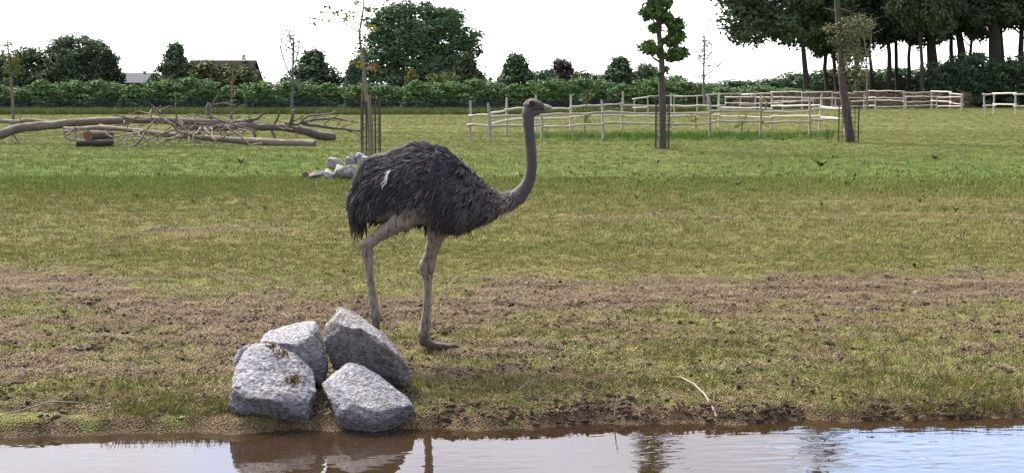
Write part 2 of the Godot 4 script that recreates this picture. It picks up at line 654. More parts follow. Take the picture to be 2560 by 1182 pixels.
	for k in 9000:
		var d: float = rng.randf_range(140.0, 147.0)
		var px := rng.randf_range(-120.0, 1760.0)
		var x: float = (px - 1280.0) / F * d
		tf6.push_back(upright(Vector3(x, height(x, d), -d), rng.randf_range(1.4, 2.6)))
		var f := rng.randf_range(0.7, 1.3)
		cs6.push_back(Color(0.15 * f, 0.18 * f, 0.075 * f))
	tag(many("verge_grass", tufts, M.grass, tf6, cs6), "long grass along the foot of the hedge", "", "", "stuff")
	# tall green tufts at the water's edge
	var tall := blade_tuft(16, 0.075, 0.003, 0.07, 0.06, 12)
	var tf7 := []
	var cs7 := PackedColorArray()
	for k in 1200:
		var px: float = [330.0, 330.0, 2400.0, 2400.0, 2400.0, 1200.0, 480.0, 1800.0, 1560.0][k % 9] + rng.randfn() * 130.0
		var py: float = [1020.0, 970.0, 990.0, 960.0, 1025.0, 960.0, 1020.0, 870.0, 960.0][k % 9] + rng.randfn() * 18.0
		if py > 1048.0:
			continue
		var p := G(px, py)
		tf7.push_back(upright(p, rng.randf_range(0.4, 1.0)))
		var f := rng.randf_range(0.7, 1.3)
		var c := Color(0.145, 0.165, 0.05).lerp(Color(0.22, 0.18, 0.08), rng.randf() * 0.8)
		cs7.push_back(Color(c.r * f, c.g * f, c.b * f))
	tag(many("bank_grass", tall, M.grass, tf7, cs7), "taller green grass on the pond bank", "", "", "stuff")
	# single weeds that stand out
	var big := weed_mesh(9, 15)
	for w in [[602, 412, 0.75, "upright dark weed on the plain turf in front of the felled trees"], [2338, 400, 0.75, "tall dark weed at the right, standing alone beyond the green strip"], [2052, 418, 0.9, "thin tall weed right of centre in the turf below the rail pen"], [1845, 466, 0.45, "leafy dock low in the weedy strip below the second guarded tree"], [2290, 672, 0.3, "small green weed at the far edge of the bare strip, right side"], [160, 785, 0.2, "yellow-green weed on the trodden ground at the left"], [1960, 352, 0.5, "dark weed clump in front of the rail pen near its right end"]]:
		var g := G(w[0], w[1])
		var o := part("weed", big, leaf_mat(Color(0.06, 0.10, 0.03)), self)
		o.position = g
		o.rotation.y = rng.randf() * TAU
		o.scale = Vector3.ONE * w[2]
		tag(o, w[3], "weed")
	# pale stones that stand out
	var st := [[497, 876, 0.030, "whitish flat stone on the ground left of the boulders"], [2203, 850, 0.024, "pale stone on the right half of the bank below the bare strip"], [1440, 868, 0.022, "pale grey stone right of the ostrich's standing foot"], [1838, 703, 0.020, "small pale stone at the upper edge of the bare strip"], [1680, 684, 0.016, "tiny white stone behind the bare strip"], [2290, 731, 0.03, "pale slab of stone in the bare strip on the right"], [185, 945, 0.022, "cream stone on the bank at the far left"], [1200, 975, 0.018, "round pale stone on the bank right of the boulders"], [2105, 890, 0.018, "light stone near the right on the grassy bank"], [455, 1045, 0.024, "white stone near the water left of the boulders"]]
	for s in st:
		var g := G(s[0], s[1])
		var o := part("stone", lump_mesh(6, 1.0, 0.3, int(s[0])), M.stone, self)
		o.position = g + Vector3(0, s[2] * 0.2, 0)
		o.scale = Vector3(s[2] * 1.6, s[2] * 0.7, s[2])
		o.rotation.y = rng.randf() * 3.0
		tag(o, s[3], "stone", "pale stones lying on the bare ground")
	twig("stick", "bleached curved stick lying down the bank on the right", [[1674, 945], [1705, 955], [1735, 976], [1760, 1000], [1778, 1022], [1792, 1045]], 0.0085, Color(0.33, 0.29, 0.235))
	twig("stick", "short pale stick leaning upright at the water's edge", [[1545, 983], [1540, 1010], [1536, 1046]], 0.006, Color(0.40, 0.36, 0.28), 0.1)
	twig("stick", "long thin grey stick lying on the bank at the far left", [[-20, 1047], [60, 1037], [120, 1023], [165, 1019], [205, 1011]], 0.008, Color(0.30, 0.26, 0.19))
	twig("stick", "thinner straight stick just behind the long one at the left", [[8, 1014], [60, 1011], [118, 1017]], 0.005, Color(0.28, 0.24, 0.18))
	twig("stick", "thin brown twig on the grass right of the boulders", [[1290, 982], [1320, 970], [1356, 953]], 0.005, Color(0.28, 0.23, 0.16))

func twig(called: String, label: String, pts: Array, r: float, col: Color, raise := 0.0) -> void:
	var p := []
	var rs := []
	for k in pts.size():
		var g := G(pts[k][0], pts[k][1])
		if raise > 0.0:
			var base := G(pts[-1][0], pts[-1][1])
			g = P(pts[k][0], pts[k][1], -base.z)
		else:
			g.y += r * 1.2 + 0.045 * sin(PI * k / (pts.size() - 1))
		p.push_back(g)
		rs.push_back(r * (0.6 + 0.5 * k / pts.size()))
	var m := MB.new()
	m.tube(p, rs, 7, col, 0.3, n_rock)
	var o := part(called, m.commit(p[-1]), M.rail, self)
	o.position = p[-1]
	tag(o, label, "stick")

func lump_mesh(n: int, r: float, rough: float, seed_: int) -> ArrayMesh:
	var pts := []
	var g := RandomNumberGenerator.new()
	g.seed = seed_
	for k in 10:
		pts.push_back(Vector3(g.randfn(), g.randfn(), g.randfn()).normalized() * r * g.randf_range(0.8, 1.1))
	return hull_rock(pts, n, 7.0, rough * 0.3, 1.5 / r, Color.WHITE).commit()

func weed_mesh(n: int, seed_: int) -> ArrayMesh:
	var g := RandomNumberGenerator.new()
	g.seed = seed_
	var m := MB.new()
	for k in n:
		var a := g.randf() * TAU
		var out := Vector3(cos(a), 0, sin(a))
		var side := Vector3(-sin(a), 0, cos(a)) * g.randf_range(0.05, 0.09)
		var l := g.randf_range(0.25, 0.5)
		var up := g.randf_range(0.5, 1.6)
		var f := g.randf_range(0.7, 1.2)
		var c := Color(f, f, f)
		var p0 := m.add(out * 0.02, c)
		var q := (out + Vector3.UP * up).normalized() * l
		var a1 := m.add(q * 0.5 - side + Vector3.UP * 0.02, c)
		var a2 := m.add(q * 0.5 + side + Vector3.UP * 0.02, c)
		var mid := m.add(q * 0.55 - Vector3.UP * 0.01, c)
		var tip := m.add(q + out * 0.06 - Vector3.UP * 0.05, c)
		m.tri(p0, mid, a1)
		m.tri(p0, a2, mid)
		m.tri(a1, mid, tip)
		m.tri(mid, a2, tip)
	return m.commit(Vector3.ZERO, false)

# ---------------------------------------------------------------- rocks
# a broken rock: the convex hull of the given corners, its edges worn, its faces uneven
func hull_rock(pts: Array, n: int, sharp: float, rough: float, freq: float, col: Color) -> MB:
	var mid := Vector3.ZERO
	for p in pts:
		mid += p
	mid /= pts.size()
	var planes := []
	for a in pts.size():
		for b in range(a + 1, pts.size()):
			for c in range(b + 1, pts.size()):
				var nn: Vector3 = (pts[b] - pts[a]).cross(pts[c] - pts[a])
				if nn.length() < 1e-9:
					continue
				nn = nn.normalized()
				var o: float = nn.dot(pts[a] - mid)
				if o < 0.0:
					nn = -nn
					o = -o
				var ok := true
				for p in pts:
					if nn.dot(p - mid) > o + 1e-5:
						ok = false
						break
				if ok:
					planes.push_back(nn / maxf(o, 1e-4))
	if sharp > 50.0:
		# corners knocked off
		var g := RandomNumberGenerator.new()
		g.seed = int(absf(mid.x) * 1000.0)
		for k in 40:
			var nn := Vector3(g.randfn(), g.randfn() + 0.2, g.randfn() + 0.4).normalized()
			var far := 0.0
			for p in pts:
				far = maxf(far, nn.dot(p - mid))
			planes.push_back(nn / (far * g.randf_range(0.85, 0.975)))
	var m := MB.new()
	var at := {}
	for f in 6:
		var ax := f / 2
		var s := 1.0 if f % 2 else -1.0
		var ids := []
		for j in n + 1:
			for i in n + 1:
				var d := Vector3.ZERO
				d[ax] = s
				d[(ax + 1) % 3] = tan((2.0 * i / n - 1.0) * PI / 4)
				d[(ax + 2) % 3] = tan((2.0 * j / n - 1.0) * PI / 4)
				d = d.normalized()
				var key := Vector3i((d * 20000.0).round())
				if not at.has(key):
					var sum := 0.0
					for q in planes:
						var e: float = q.dot(d)
						if e > 0.0:
							sum += pow(e, sharp)
					var hard := 0.0
					for q in planes:
						hard = maxf(hard, q.dot(d))
					var r := pow(sum, -1.0 / sharp)
					var edge := sst(0.0025, 0.006, 1.0 - r * hard) if sharp > 50.0 else 0.0
					var p := d * r
					var w := (mid + p) * freq
					var k := n_rock.get_noise_3dv(w) + 0.6 * absf(n_rock.get_noise_3dv(w * 2.1)) + 0.35 * n_rock.get_noise_3dv(w * Vector3(3, 9, 3))
					p *= 1.0 + rough * k
					var shade := 1.0 + 0.3 * n_rock.get_noise_3dv(w * 1.7 + Vector3(9, 9, 9))
					var stain := 0.6 * sst(0.15, 0.5, n_rock.get_noise_3dv(w * 1.4 + Vector3(50, 0, 0)))
					# pale bands of the gneiss, and darker ones between
					shade *= 1.0 + 0.45 * n_rock.get_noise_3dv((mid + p) * Vector3(3.5, 13.0, 3.5) + Vector3(0, (mid + p).x * 4.0, 20.0))
					var cc := col.lerp(col * Color(0.72, 0.60, 0.48), stain)
					shade *= 1.0 + 0.8 * edge * sst(-0.3, 0.3, n_rock.get_noise_3dv(w * 3.0))   # worn pale edges
					at[key] = m.add(mid + p, Color(cc.r * shade, cc.g * shade, cc.b * shade))
				ids.push_back(at[key])
		for j in n:
			for i in n:
				var a0: int = ids[j * (n + 1) + i]
				var a1: int = ids[j * (n + 1) + i + 1]
				var a2: int = ids[(j + 1) * (n + 1) + i + 1]
				var a3: int = ids[(j + 1) * (n + 1) + i]
				if s < 0:
					m.quad(a0, a1, a2, a3)
				else:
					m.quad(a3, a2, a1, a0)
	return m

func boulder(label: String, list: Array, col: Color) -> void:
	var pts := []
	var low := Vector3(0, 1e9, 0)
	for q in list:
		var p := P(q[0], q[1], q[2])
		pts.push_back(p)
		if p.y < low.y:
			low = p
	var m := hull_rock(pts, 64, 140.0, 0.06, 5.0, col)
	var o := part("boulder", m.commit(low), M.rock, self)
	o.position = low
	tag(o, label, "boulder", "boulders at the water's edge")

func boulders() -> void:
	boulder("big grey boulder at the front left of the heap, dung on top", [[578, 1070, 10.22], [592, 1082, 10.2], [745, 1085, 10.16], [774, 1066, 10.2], [583, 988, 9.90], [685, 1007, 9.84], [778, 1036, 9.9], [791, 968, 10.12], [785, 928, 10.25], [763, 898, 10.38], [732, 879, 10.46], [694, 866, 10.48], [645, 847, 10.52], [620, 849, 10.52], [608, 872, 10.42], [586, 923, 10.2], [570, 992, 10.02], [572, 1056, 10.12], [600, 950, 10.7], [760, 960, 10.7], [600, 1070, 10.6], [760, 1070, 10.6]], Color(1.0, 1.0, 1.02))
	boulder("small pale boulder peeping out behind the left of the heap", [[581, 905, 10.45], [583, 888, 10.5], [592, 872, 10.52], [612, 857, 10.6], [650, 860, 10.6], [584, 925, 10.45], [600, 960, 10.4], [660, 960, 10.4], [660, 930, 10.8], [600, 930, 10.75]], Color(1.05, 1.04, 1.03))
	boulder("flat-topped grey boulder in the middle back of the heap", [[644, 849, 10.56], [658, 829, 10.75], [685, 822, 10.85], [714, 816, 10.9], [762, 800, 11.0], [791, 800, 10.98], [796, 822, 10.85], [808, 858, 10.75], [825, 918, 10.6], [818, 938, 10.5], [797, 965, 10.45], [694, 859, 10.5], [730, 853, 10.45], [766, 849, 10.5], [764, 905, 10.4], [700, 930, 10.42], [650, 930, 10.6], [700, 960, 11.1], [800, 960, 11.0]], Color(0.93, 0.95, 0.96))
	boulder("tall tilted boulder at the back right, brownish broken front", [[842, 759, 10.85], [861, 766, 10.88], [900, 789, 10.9], [929, 808, 10.9], [956, 829, 10.85], [1002, 884, 10.75], [1035, 922, 10.6], [1031, 948, 10.6], [1000, 974, 10.62], [960, 965, 10.6], [929, 950, 10.6], [877, 930, 10.62], [839, 930, 10.68], [812, 900, 10.68], [804, 850, 10.62], [807, 814, 10.66], [820, 780, 10.78], [849, 782, 10.56], [887, 814, 10.42], [942, 846, 10.36], [996, 891, 10.4], [860, 940, 11.1], [1000, 950, 11.0]], Color(0.92, 0.87, 0.80))
	boulder("rounded grey boulder at the front right standing in the water", [[861, 900, 10.3], [890, 900, 10.3], [917, 912, 10.27], [933, 932, 10.2], [961, 957, 10.15], [1000, 977, 10.1], [1034, 1006, 10.0], [1040, 1024, 9.98], [1043, 1050, 10.06], [1022, 1074, 10.08], [926, 1096, 9.86], [861, 1086, 9.9], [842, 1066, 9.9], [822, 1029, 9.98], [808, 997, 10.05], [799, 962, 10.12], [807, 947, 10.2], [826, 924, 10.27], [860, 1010, 9.83], [940, 1040, 9.74], [1000, 1030, 9.84], [860, 1060, 10.5], [1020, 1060, 10.4]], Color(1.0, 1.0, 1.02))
	# dried dung on the front left boulder
	for w in [[733, 948, 10.03, 0.062, "large clump of dry brown dung on the front left boulder"], [706, 882, 10.30, 0.045, "smaller clump of dry dung at the back edge of the boulder top"], [678, 866, 10.42, 0.03, "small curl of dry dung beside the smaller clump"]]:
		var m := MB.new()
		var c := P(w[0], w[1], w[2] - 0.03)
		var g := RandomNumberGenerator.new()
		g.seed = int(w[0])
		for k in 46:
			var o: Vector3 = Vector3(g.randfn() * 0.5, g.randfn() * 0.28, g.randfn() * 0.35) * w[3]
			o.y += -o.z * 0.5
			var dir: Vector3 = Vector3(g.randfn(), g.randfn() * 0.5, g.randfn()).normalized() * w[3] * 0.35
			var f := g.randf_range(0.6, 1.3)
			m.tube([c + o - dir, c + o + Vector3(0, 0.004, 0), c + o + dir], [0.003, 0.006, 0.003], 5, Color(0.25 * f, 0.17 * f, 0.10 * f), 0.4, n_rock)
		var o2 := part("dung_clump", m.commit(c), M.mud, self)
		o2.position = c
		tag(o2, w[4], "dung")

func stone_heap() -> void:
	var list := [[775, 437, 18, 8, "reddish", Color(0.75, 0.58, 0.5)], [762, 436, 9, 7, "brown", Color(0.45, 0.35, 0.28)], [797, 436, 16, 10, "grey", Color(0.8, 0.8, 0.82)], [820, 436, 17, 15, "bluish white", Color(1.15, 1.17, 1.25)], [838, 408, 20, 15, "pinkish grey", Color(0.95, 0.86, 0.82)], [853, 425, 20, 20, "tawny", Color(1.0, 0.93, 0.85)], [873, 432, 20, 18, "dark grey", Color(0.7, 0.7, 0.72)], [880, 404, 16, 14, "white", Color(1.2, 1.2, 1.2)], [905, 402, 22, 14, "broad white", Color(1.2, 1.2, 1.24)], [898, 390, 12, 8, "small white", Color(1.2, 1.2, 1.2)]]
	var where := ["low at the left end of the heap, second from the end", "at the far left tip of the heap", "third from the left of the heap", "at the front of the heap", "on the upper left of the heap", "in the middle of the heap", "at the front, next to the ostrich's back", "at the top of the heap beside the broad white one", "on top next to the ostrich's back", "peeping over the top of the heap"]
	for k in list.size():
		var q: Array = list[k]
		var d := 33.0 + (0.5 if q[1] < 415 else 0.0) - 0.02 * k
		var c := P(q[0], q[1], d)
		var s := d / F
		var pts := []
		var g := RandomNumberGenerator.new()
		g.seed = 50 + k
		for n in 14:
			var u := Vector3(g.randfn(), g.randfn(), g.randfn()).normalized() * g.randf_range(0.85, 1.12)
			pts.push_back(c + Vector3(u.x * q[2] * s * 1.15, u.y * q[3] * s * 1.3, u.z * q[2] * s * 1.1))
		var low := Vector3(c.x, c.y - q[3] * s, c.z)
		if q[1] > 420:
			low.y = minf(low.y, height(c.x, -c.z))
		var o := part("heap_stone", hull_rock(pts, 18, 45.0, 0.10, 2.2, q[5]).commit(low), M.rock2, self)
		o.position = low
		tag(o, "%s stone %s" % [q[4], where[k]], "stone", "stones heaped behind the ostrich")

# ---------------------------------------------------------------- felled trees
func z1(x: float, y: float) -> Vector2:
	return Vector2(x / 5.12, 250.0 + y / 5.12)

func z2(x: float, y: float) -> Vector2:
	return Vector2(440.0 + x / 4.923, 230.0 + y / 4.923)

func px_tube(m: MB, line: Array, d0: float, d1: float, r0: float, r1: float, col: Color, sides := 9, rough := 0.3, end_col = null, wob := 0.0) -> void:
	var pts := []
	var rs := []
	var steps := 5
	for k in line.size() - 1:
		for s in steps:
			if k > 0 and s == 0:
				pass
			var t := (k + float(s) / steps) / (line.size() - 1)
			var a: Vector2 = line[maxi(k - 1, 0)]
			var q: Vector2 = line[k].cubic_interpolate(line[k + 1], a, line[mini(k + 2, line.size() - 1)], float(s) / steps)
			var d := lerpf(d0, d1, t)
			var p := P(q.x, q.y, d)
			if wob > 0.0:
				p += Vector3(n_rock.get_noise_3dv(p * 1.3), n_rock.get_noise_3dv(p * 1.3 + Vector3(40, 0, 0)), n_rock.get_noise_3dv(p * 1.3 + Vector3(0, 40, 0))) * wob
			pts.push_back(p)
			rs.push_back(lerpf(r0, r1, t) * d / F)
	var e: Vector2 = line[-1]
	pts.push_back(P(e.x, e.y, d1))
	rs.push_back(r1 * d1 / F)
	m.tube(pts, rs, sides, col, rough, n_rock, end_col)

func felled(called: String, label: String, trunk: Array, dd: Array, rr: Array, col: Color, end_col: Color, branches: Array, extra: Array = [], twigs: Array = []) -> void:
	var base := P(trunk[0].x, trunk[0].y, dd[0])
	base.y = height(base.x, -base.z)
	var t := thing(called, label, "felled tree", base)
	var m := MB.new()
	px_tube(m, trunk, dd[0], dd[1], rr[0], rr[1], col, 14, 0.35, end_col)
	for x in extra:
		px_tube(m, x[0], dd[0], dd[1], x[1], x[2], col, 12, 0.35, end_col)
	part("trunk", m.commit(base), M.bark, t)
	for b in branches:
		var mb := MB.new()
		var f := rng.randf_range(0.75, 1.25)
		var d: float = b[3] if b.size() > 3 else (dd[0] + dd[1]) / 2
		px_tube(mb, b[0], d, d - 0.4, b[1], b[2], Color(col.r * f, col.g * f, col.b * f), 7, 0.3, null, 0.06)
		part("branch", mb.commit(base), M.bark, t)
	for w in twigs:
		dead_twigs(t, w[0], w[1], w[2], w[3], w[4], w[5], col)

func felled_trees() -> void:
	rng.seed = 31
	var grey_wood := Color(0.21, 0.18, 0.165)
	var pale := Color(0.30, 0.265, 0.24)
	var cut := Color(0.26, 0.135, 0.075)
	felled("felled_tree", "long grey felled trunk arching in from the left edge of the field", [Vector2(-40, 352), Vector2(0, 336), Vector2(49, 320), Vector2(117, 314), Vector2(195, 306), Vector2(293, 301), Vector2(371, 300), Vector2(450, 303), Vector2(540, 306)], [56.5, 58.5], [12.5, 7.5], grey_wood, pale, [
		[[z1(1880, 252), z1(1700, 250), z1(1560, 220), z1(1430, 197)], 3.2, 1.5], [[z1(1690, 235), z1(1780, 185)], 2, 0.8], [[z1(1360, 385), z1(1480, 325), z1(1600, 315), z1(1700, 275)], 1.3, 2.0], [[z1(1600, 390), z1(1640, 310)], 1.0, 1.2], [[z1(140, 430), z1(150, 522)], 2.4, 1.6], [[z1(165, 440), z1(240, 540), z1(325, 560)], 2.4, 1.2], [[z1(1580, 262), z1(1583, 300)], 1.5, 1.2]])
	felled("felled_tree", "thin whitish trunk lying over the long one at the left edge", [Vector2(-40, 300), Vector2(0, 302), Vector2(39, 305), Vector2(68, 300), Vector2(117, 306), Vector2(150, 311)], [57.5, 58.0], [5.5, 4.5], pale, pale, [[[z1(120, 290), z1(130, 350)], 2.2, 1.6], [[z1(230, 270), z1(250, 235)], 3.0, 1.5]])
	felled("felled_tree", "thick dark felled trunk at the back right with tangled crown branches", [Vector2(440, 316), Vector2(537, 320), Vector2(600, 316), Vector2(643, 317), Vector2(704, 319), Vector2(765, 329), Vector2(795, 338), Vector2(836, 343)], [60.0, 61.5], [8.0, 10.5], Color(0.185, 0.165, 0.155), grey_wood, [
		[[z2(500, 450), z2(440, 330), z2(395, 270), z2(385, 180), z2(400, 145)], 7.5, 4.0], [[z2(395, 160), z2(430, 175), z2(470, 100), z2(525, 8)], 3.2, 1.0], [[z2(440, 165), z2(600, 125), z2(740, 100)], 2.0, 0.8], [[z2(590, 135), z2(735, 172)], 1.4, 0.6],
		[[z2(900, 380), z2(920, 350), z2(1000, 320), z2(1080, 250)], 5.5, 2.2], [[z2(905, 370), z2(895, 262)], 3.5, 1.4], [[z2(900, 370), z2(830, 320)], 3.0, 1.5], [[z2(1205, 390), z2(1240, 330), z2(1255, 240)], 3.0, 2.0], [[z2(1400, 390), z2(1420, 320), z2(1445, 215)], 6.0, 3.0],
		[[z2(1340, 382), z2(1500, 392), z2(1600, 302), z2(1720, 282), z2(1850, 270), z2(1980, 235)], 4.0, 1.5], [[z2(1390, 380), z2(1570, 295)], 2.4, 1.2], [[z2(1710, 282), z2(1760, 200)], 1.7, 0.8], [[z2(1540, 390), z2(1680, 342), z2(1960, 328), z2(2100, 350), z2(2240, 372)], 3.6, 1.3], [[z2(1800, 410), z2(1900, 340), z2(2010, 275)], 1.6, 0.9], [[z2(1940, 240), z2(1970, 210)], 1.2, 0.8],
		[[z2(1560, 398), z2(1800, 430), z2(2000, 452), z2(2260, 476), z2(2330, 430)], 4.6, 1.6], [[z2(2250, 474), z2(2345, 482)], 1.5, 0.9], [[z2(2000, 448), z2(2180, 386)], 1.7, 0.9], [[z2(2120, 478), z2(2200, 505), z2(2295, 562)], 1.8, 1.0],
		[[z2(1175, 480), z2(1215, 577)], 3.5, 2.4], [[z2(945, 480), z2(970, 548)], 4.4, 3.4], [[z2(830, 470), z2(790, 540)], 3, 2.2], [[z2(1470, 510), z2(1480, 556)], 2.2, 1.6], [[z2(520, 430), z2(545, 520)], 3.4, 2.5], [[z2(590, 430), z2(615, 505)], 3.0, 2.0]],
		[[[Vector2(446, 303), Vector2(490, 303), Vector2(535, 306), Vector2(620, 306)], 8.0, 6.5]], [[450, 640, 285, 322, 59.5, 24], [700, 860, 285, 325, 60.5, 12]])
	felled("felled_tree", "lower pale felled trunk in front with a brown sawn end", [Vector2(158, 321), Vector2(195, 322), Vector2(250, 319), Vector2(332, 326), Vector2(410, 336), Vector2(501, 343), Vector2(572, 350), Vector2(643, 354), Vector2(704, 357), Vector2(786, 360)], [56.5, 54.6], [4.5, 9.5], Color(0.27, 0.235, 0.21), Color(0.24, 0.14, 0.09), [
		[[z1(2300, 420), z1(2180, 300), z1(2090, 250), z1(2010, 185), z1(1945, 85)], 4.5, 1.1], [[z1(2000, 190), z1(2005, 140), z1(2055, 75)], 2.0, 1.0], [[z1(2290, 330), z1(2250, 250), z1(2240, 150), z1(2236, 0), z1(2240, -90)], 3.2, 0.9], [[z1(2240, 400), z1(2270, 300), z1(2420, 430), z1(2560, 470)], 4.2, 2.4],
		[[z1(1960, 262), z1(1880, 370), z1(1740, 560), z1(1610, 622)], 2.6, 3.2, 54.4], [[z1(1880, 372), z1(1600, 450), z1(1390, 466)], 2.6, 1.3, 54.4], [[z1(1850, 388), z1(1600, 475), z1(1440, 582)], 2.2, 1.2, 54.2], [[z1(2210, 385), z1(1950, 470), z1(1780, 572)], 2.8, 1.4, 54.0], [[z1(2310, 458), z1(2130, 520), z1(1982, 582)], 3.0, 2.2, 53.8], [[z1(1640, 472), z1(1700, 500), z1(1740, 545)], 2.4, 1.6, 54.2], [[z1(1500, 470), z1(1560, 540), z1(1600, 572)], 2.0, 1.1, 54.2], [[z1(2160, 340), z1(2060, 430), z1(2050, 510)], 2.5, 1.2, 54.3],
		[[z1(1000, 385), z1(810, 392), z1(660, 395)], 2.2, 0.9], [[z1(850, 395), z1(810, 400), z1(815, 460), z1(880, 495), z1(950, 515)], 4.0, 2.0], [[z1(905, 400), z1(930, 460), z1(965, 505)], 2.6, 1.3], [[z1(1000, 340), z1(1010, 420), z1(1025, 500)], 1.2, 0.9], [[z1(880, 495), z1(882, 528)], 1.8, 1.0],
		[[z2(460, 318), z2(600, 370), z2(830, 430), z2(1000, 490)], 2.6, 1.2, 57.0], [[z2(560, 400), z2(700, 490), z2(820, 570), z2(905, 645)], 2.6, 1.6, 54.0], [[z2(350, 440), z2(400, 520)], 4.4, 3.4, 53.9], [[z2(420, 540), z2(490, 612)], 4.4, 3.2, 53.9], [[z2(230, 520), z2(200, 570), z2(240, 622), z2(400, 632), z2(560, 625)], 3.0, 1.4, 53.7], [[z2(90, 520), z2(30, 620)], 3.0, 2.0, 54.0], [[z2(150, 560), z2(140, 640)], 2.6, 1.6, 54.0], [[z2(300, 500), z2(180, 530), z2(20, 480), z2(-60, 380)], 3.0, 2.2, 54.0], [[z2(900, 645), z2(1060, 635)], 1.8, 1.2, 54.0], [[z2(300, 440), z2(240, 520)], 4.5, 3.0, 54.2], [[z2(680, 360), z2(640, 450)], 2.0, 1.4, 57.0], [[z2(760, 440), z2(870, 470), z2(1000, 492)], 2.0, 1.0, 57.0]], [], [[270, 560, 318, 360, 54.0, 46], [150, 270, 315, 345, 55.5, 12], [330, 520, 275, 318, 56.0, 20]])
	log_piece("upper sawn log with an orange cut face among the felled trees", [P(219, 340, 54.2), P(238, 339, 54.9), P(272, 340, 56.2)], 0.205, Color(0.10, 0.085, 0.08), cut)
	log_piece("dark sawn log lying on the turf under the orange-faced log", [P(189, 357, 54.0), P(235, 357.5, 54.2), P(281, 357, 54.6)], 0.125, Color(0.09, 0.08, 0.078), Color(0.11, 0.09, 0.08))
	log_piece("short reddish torn log end behind the orange-faced log", [P(246, 317, 56.9), P(275, 325, 56.8)], 0.13, Color(0.30, 0.17, 0.13), Color(0.38, 0.22, 0.16))

func dead_twigs(t: Node3D, x0: float, x1: float, y0: float, y1: float, d: float, n: int, col: Color) -> void:
	for k in n:
		var a := Vector2(rng.randf_range(x0, x1), rng.randf_range(y0, y1))
		var dir := Vector2.RIGHT.rotated(rng.randf() * TAU) * rng.randf_range(18, 60)
		dir.y *= 0.6
		var b := a + dir * 0.5 + Vector2(rng.randfn(), rng.randfn()) * 5.0
		var c := a + dir + Vector2(rng.randfn(), rng.randfn()) * 5.0
		if maxf(b.y, c.y) > y1 + 14.0:
			continue
		var m := MB.new()
		var f := rng.randf_range(0.6, 1.3)
		var r := rng.randf_range(0.9, 1.9)
		px_tube(m, [a, b, c], d + rng.randfn() * 0.5, d + rng.randfn() * 0.7, r, r * 0.4, Color(col.r * f, col.g * f, col.b * f), 6, 0.3, null, 0.08)
		part("twig", m.commit(t.position), M.bark, t)

func log_piece(label: String, pts: Array, r: float, col: Color, end_col: Color) -> void:
	var base: Vector3 = pts[0] - Vector3(0, r, 0)
	var t := thing("sawn_log", label, "log", base)
	var m := MB.new()
	var rs := []
	for p in pts:
		rs.push_back(r)
	m.tube(pts, rs, 20, col, 0.18, n_rock, col)
	part("bark", m.commit(base), M.bark, t)
	for k in 2:
		var e: Vector3 = pts[0] if k == 0 else pts[-1]
		var dir: Vector3 = ((pts[0] - pts[1]) if k == 0 else (pts[-1] - pts[-2])).normalized()
		var c := MB.new()
		c.tube([e - dir * 0.02, e + dir * 0.006], [r * 0.9, r * 0.88], 20, end_col, 0.1, n_rock)
		part("cut_face", c.commit(base), M.bark, t)

# ---------------------------------------------------------------- fences
func rail_fence(label: String, posts: Array, rails: Array, r: float, col: Color, group := "") -> void:
	var feet := []
	for q in posts:
		feet.push_back(G(q[0], q[2]))
	var base: Vector3 = feet[0]
	var t := thing("rail_fence", label, "fence", base, group)
	for k in posts.size():
		var m := MB.new()
		var q: Array = posts[k]
		var top := P(q[0] + (q[3] if q.size() > 3 else 0.0), q[1], -feet[k].z)
		var a: Vector3 = feet[k] - Vector3(0, 0.1, 0)
		var mid1 := a.lerp(top, 0.4) + Vector3(rng.randfn() * 0.02, 0, 0)
		var mid2 := a.lerp(top, 0.75) + Vector3(rng.randfn() * 0.02, 0, 0)
		var f := rng.randf_range(0.8, 1.12)
		m.tube([a, mid1, mid2, top], [r * 1.15, r * 1.05, r, r * 0.9], 7, Color(col.r * f, col.g * f, col.b * f), 0.25, n_rock)
		part("post", m.commit(base), M.rail, t)
	for q in rails:                                       # [x0, y0, x1, y1, post it hangs on at each end]
		var da: float = depth_at(feet, q[0]) - r * 1.4
		var db: float = depth_at(feet, q[2]) - r * 1.4
		var m := MB.new()
		var pts := []
		var rs := []
		for s in 8:
			var u := s / 7.0
			var p := P(lerpf(q[0], q[2], u), lerpf(q[1], q[3], u), lerpf(da, db, u))
			p.y += 0.065 * n_rock.get_noise_3d(p.x * 1.1, q[1], 3.0)
			pts.push_back(p)
			rs.push_back(r * 0.95 * lerpf(1.1, 0.8, u))
		var f := rng.randf_range(0.9, 1.15)
		m.tube(pts, rs, 7, Color(col.r * f, col.g * f, col.b * f), 0.3, n_rock)
		part("rail", m.commit(base), M.rail, t)

func depth_at(feet: Array, px: float) -> float:
	var best := 1e9
	var d := 50.0
	for k in feet.size() - 1:
		var a: Vector3 = feet[k]
		var b: Vector3 = feet[k + 1]
		var pa := 1280.0 + F * a.x / -a.z
		var pb := 1280.0 + F * b.x / -b.z
		var u := clampf((px - pa) / (pb - pa), 0, 1) if absf(pb - pa) > 0.1 else 0.0
		var miss := absf(lerpf(pa, pb, u) - px)
		if miss < best:
			best = miss
			d = -lerpf(a.z, b.z, u)
	return d

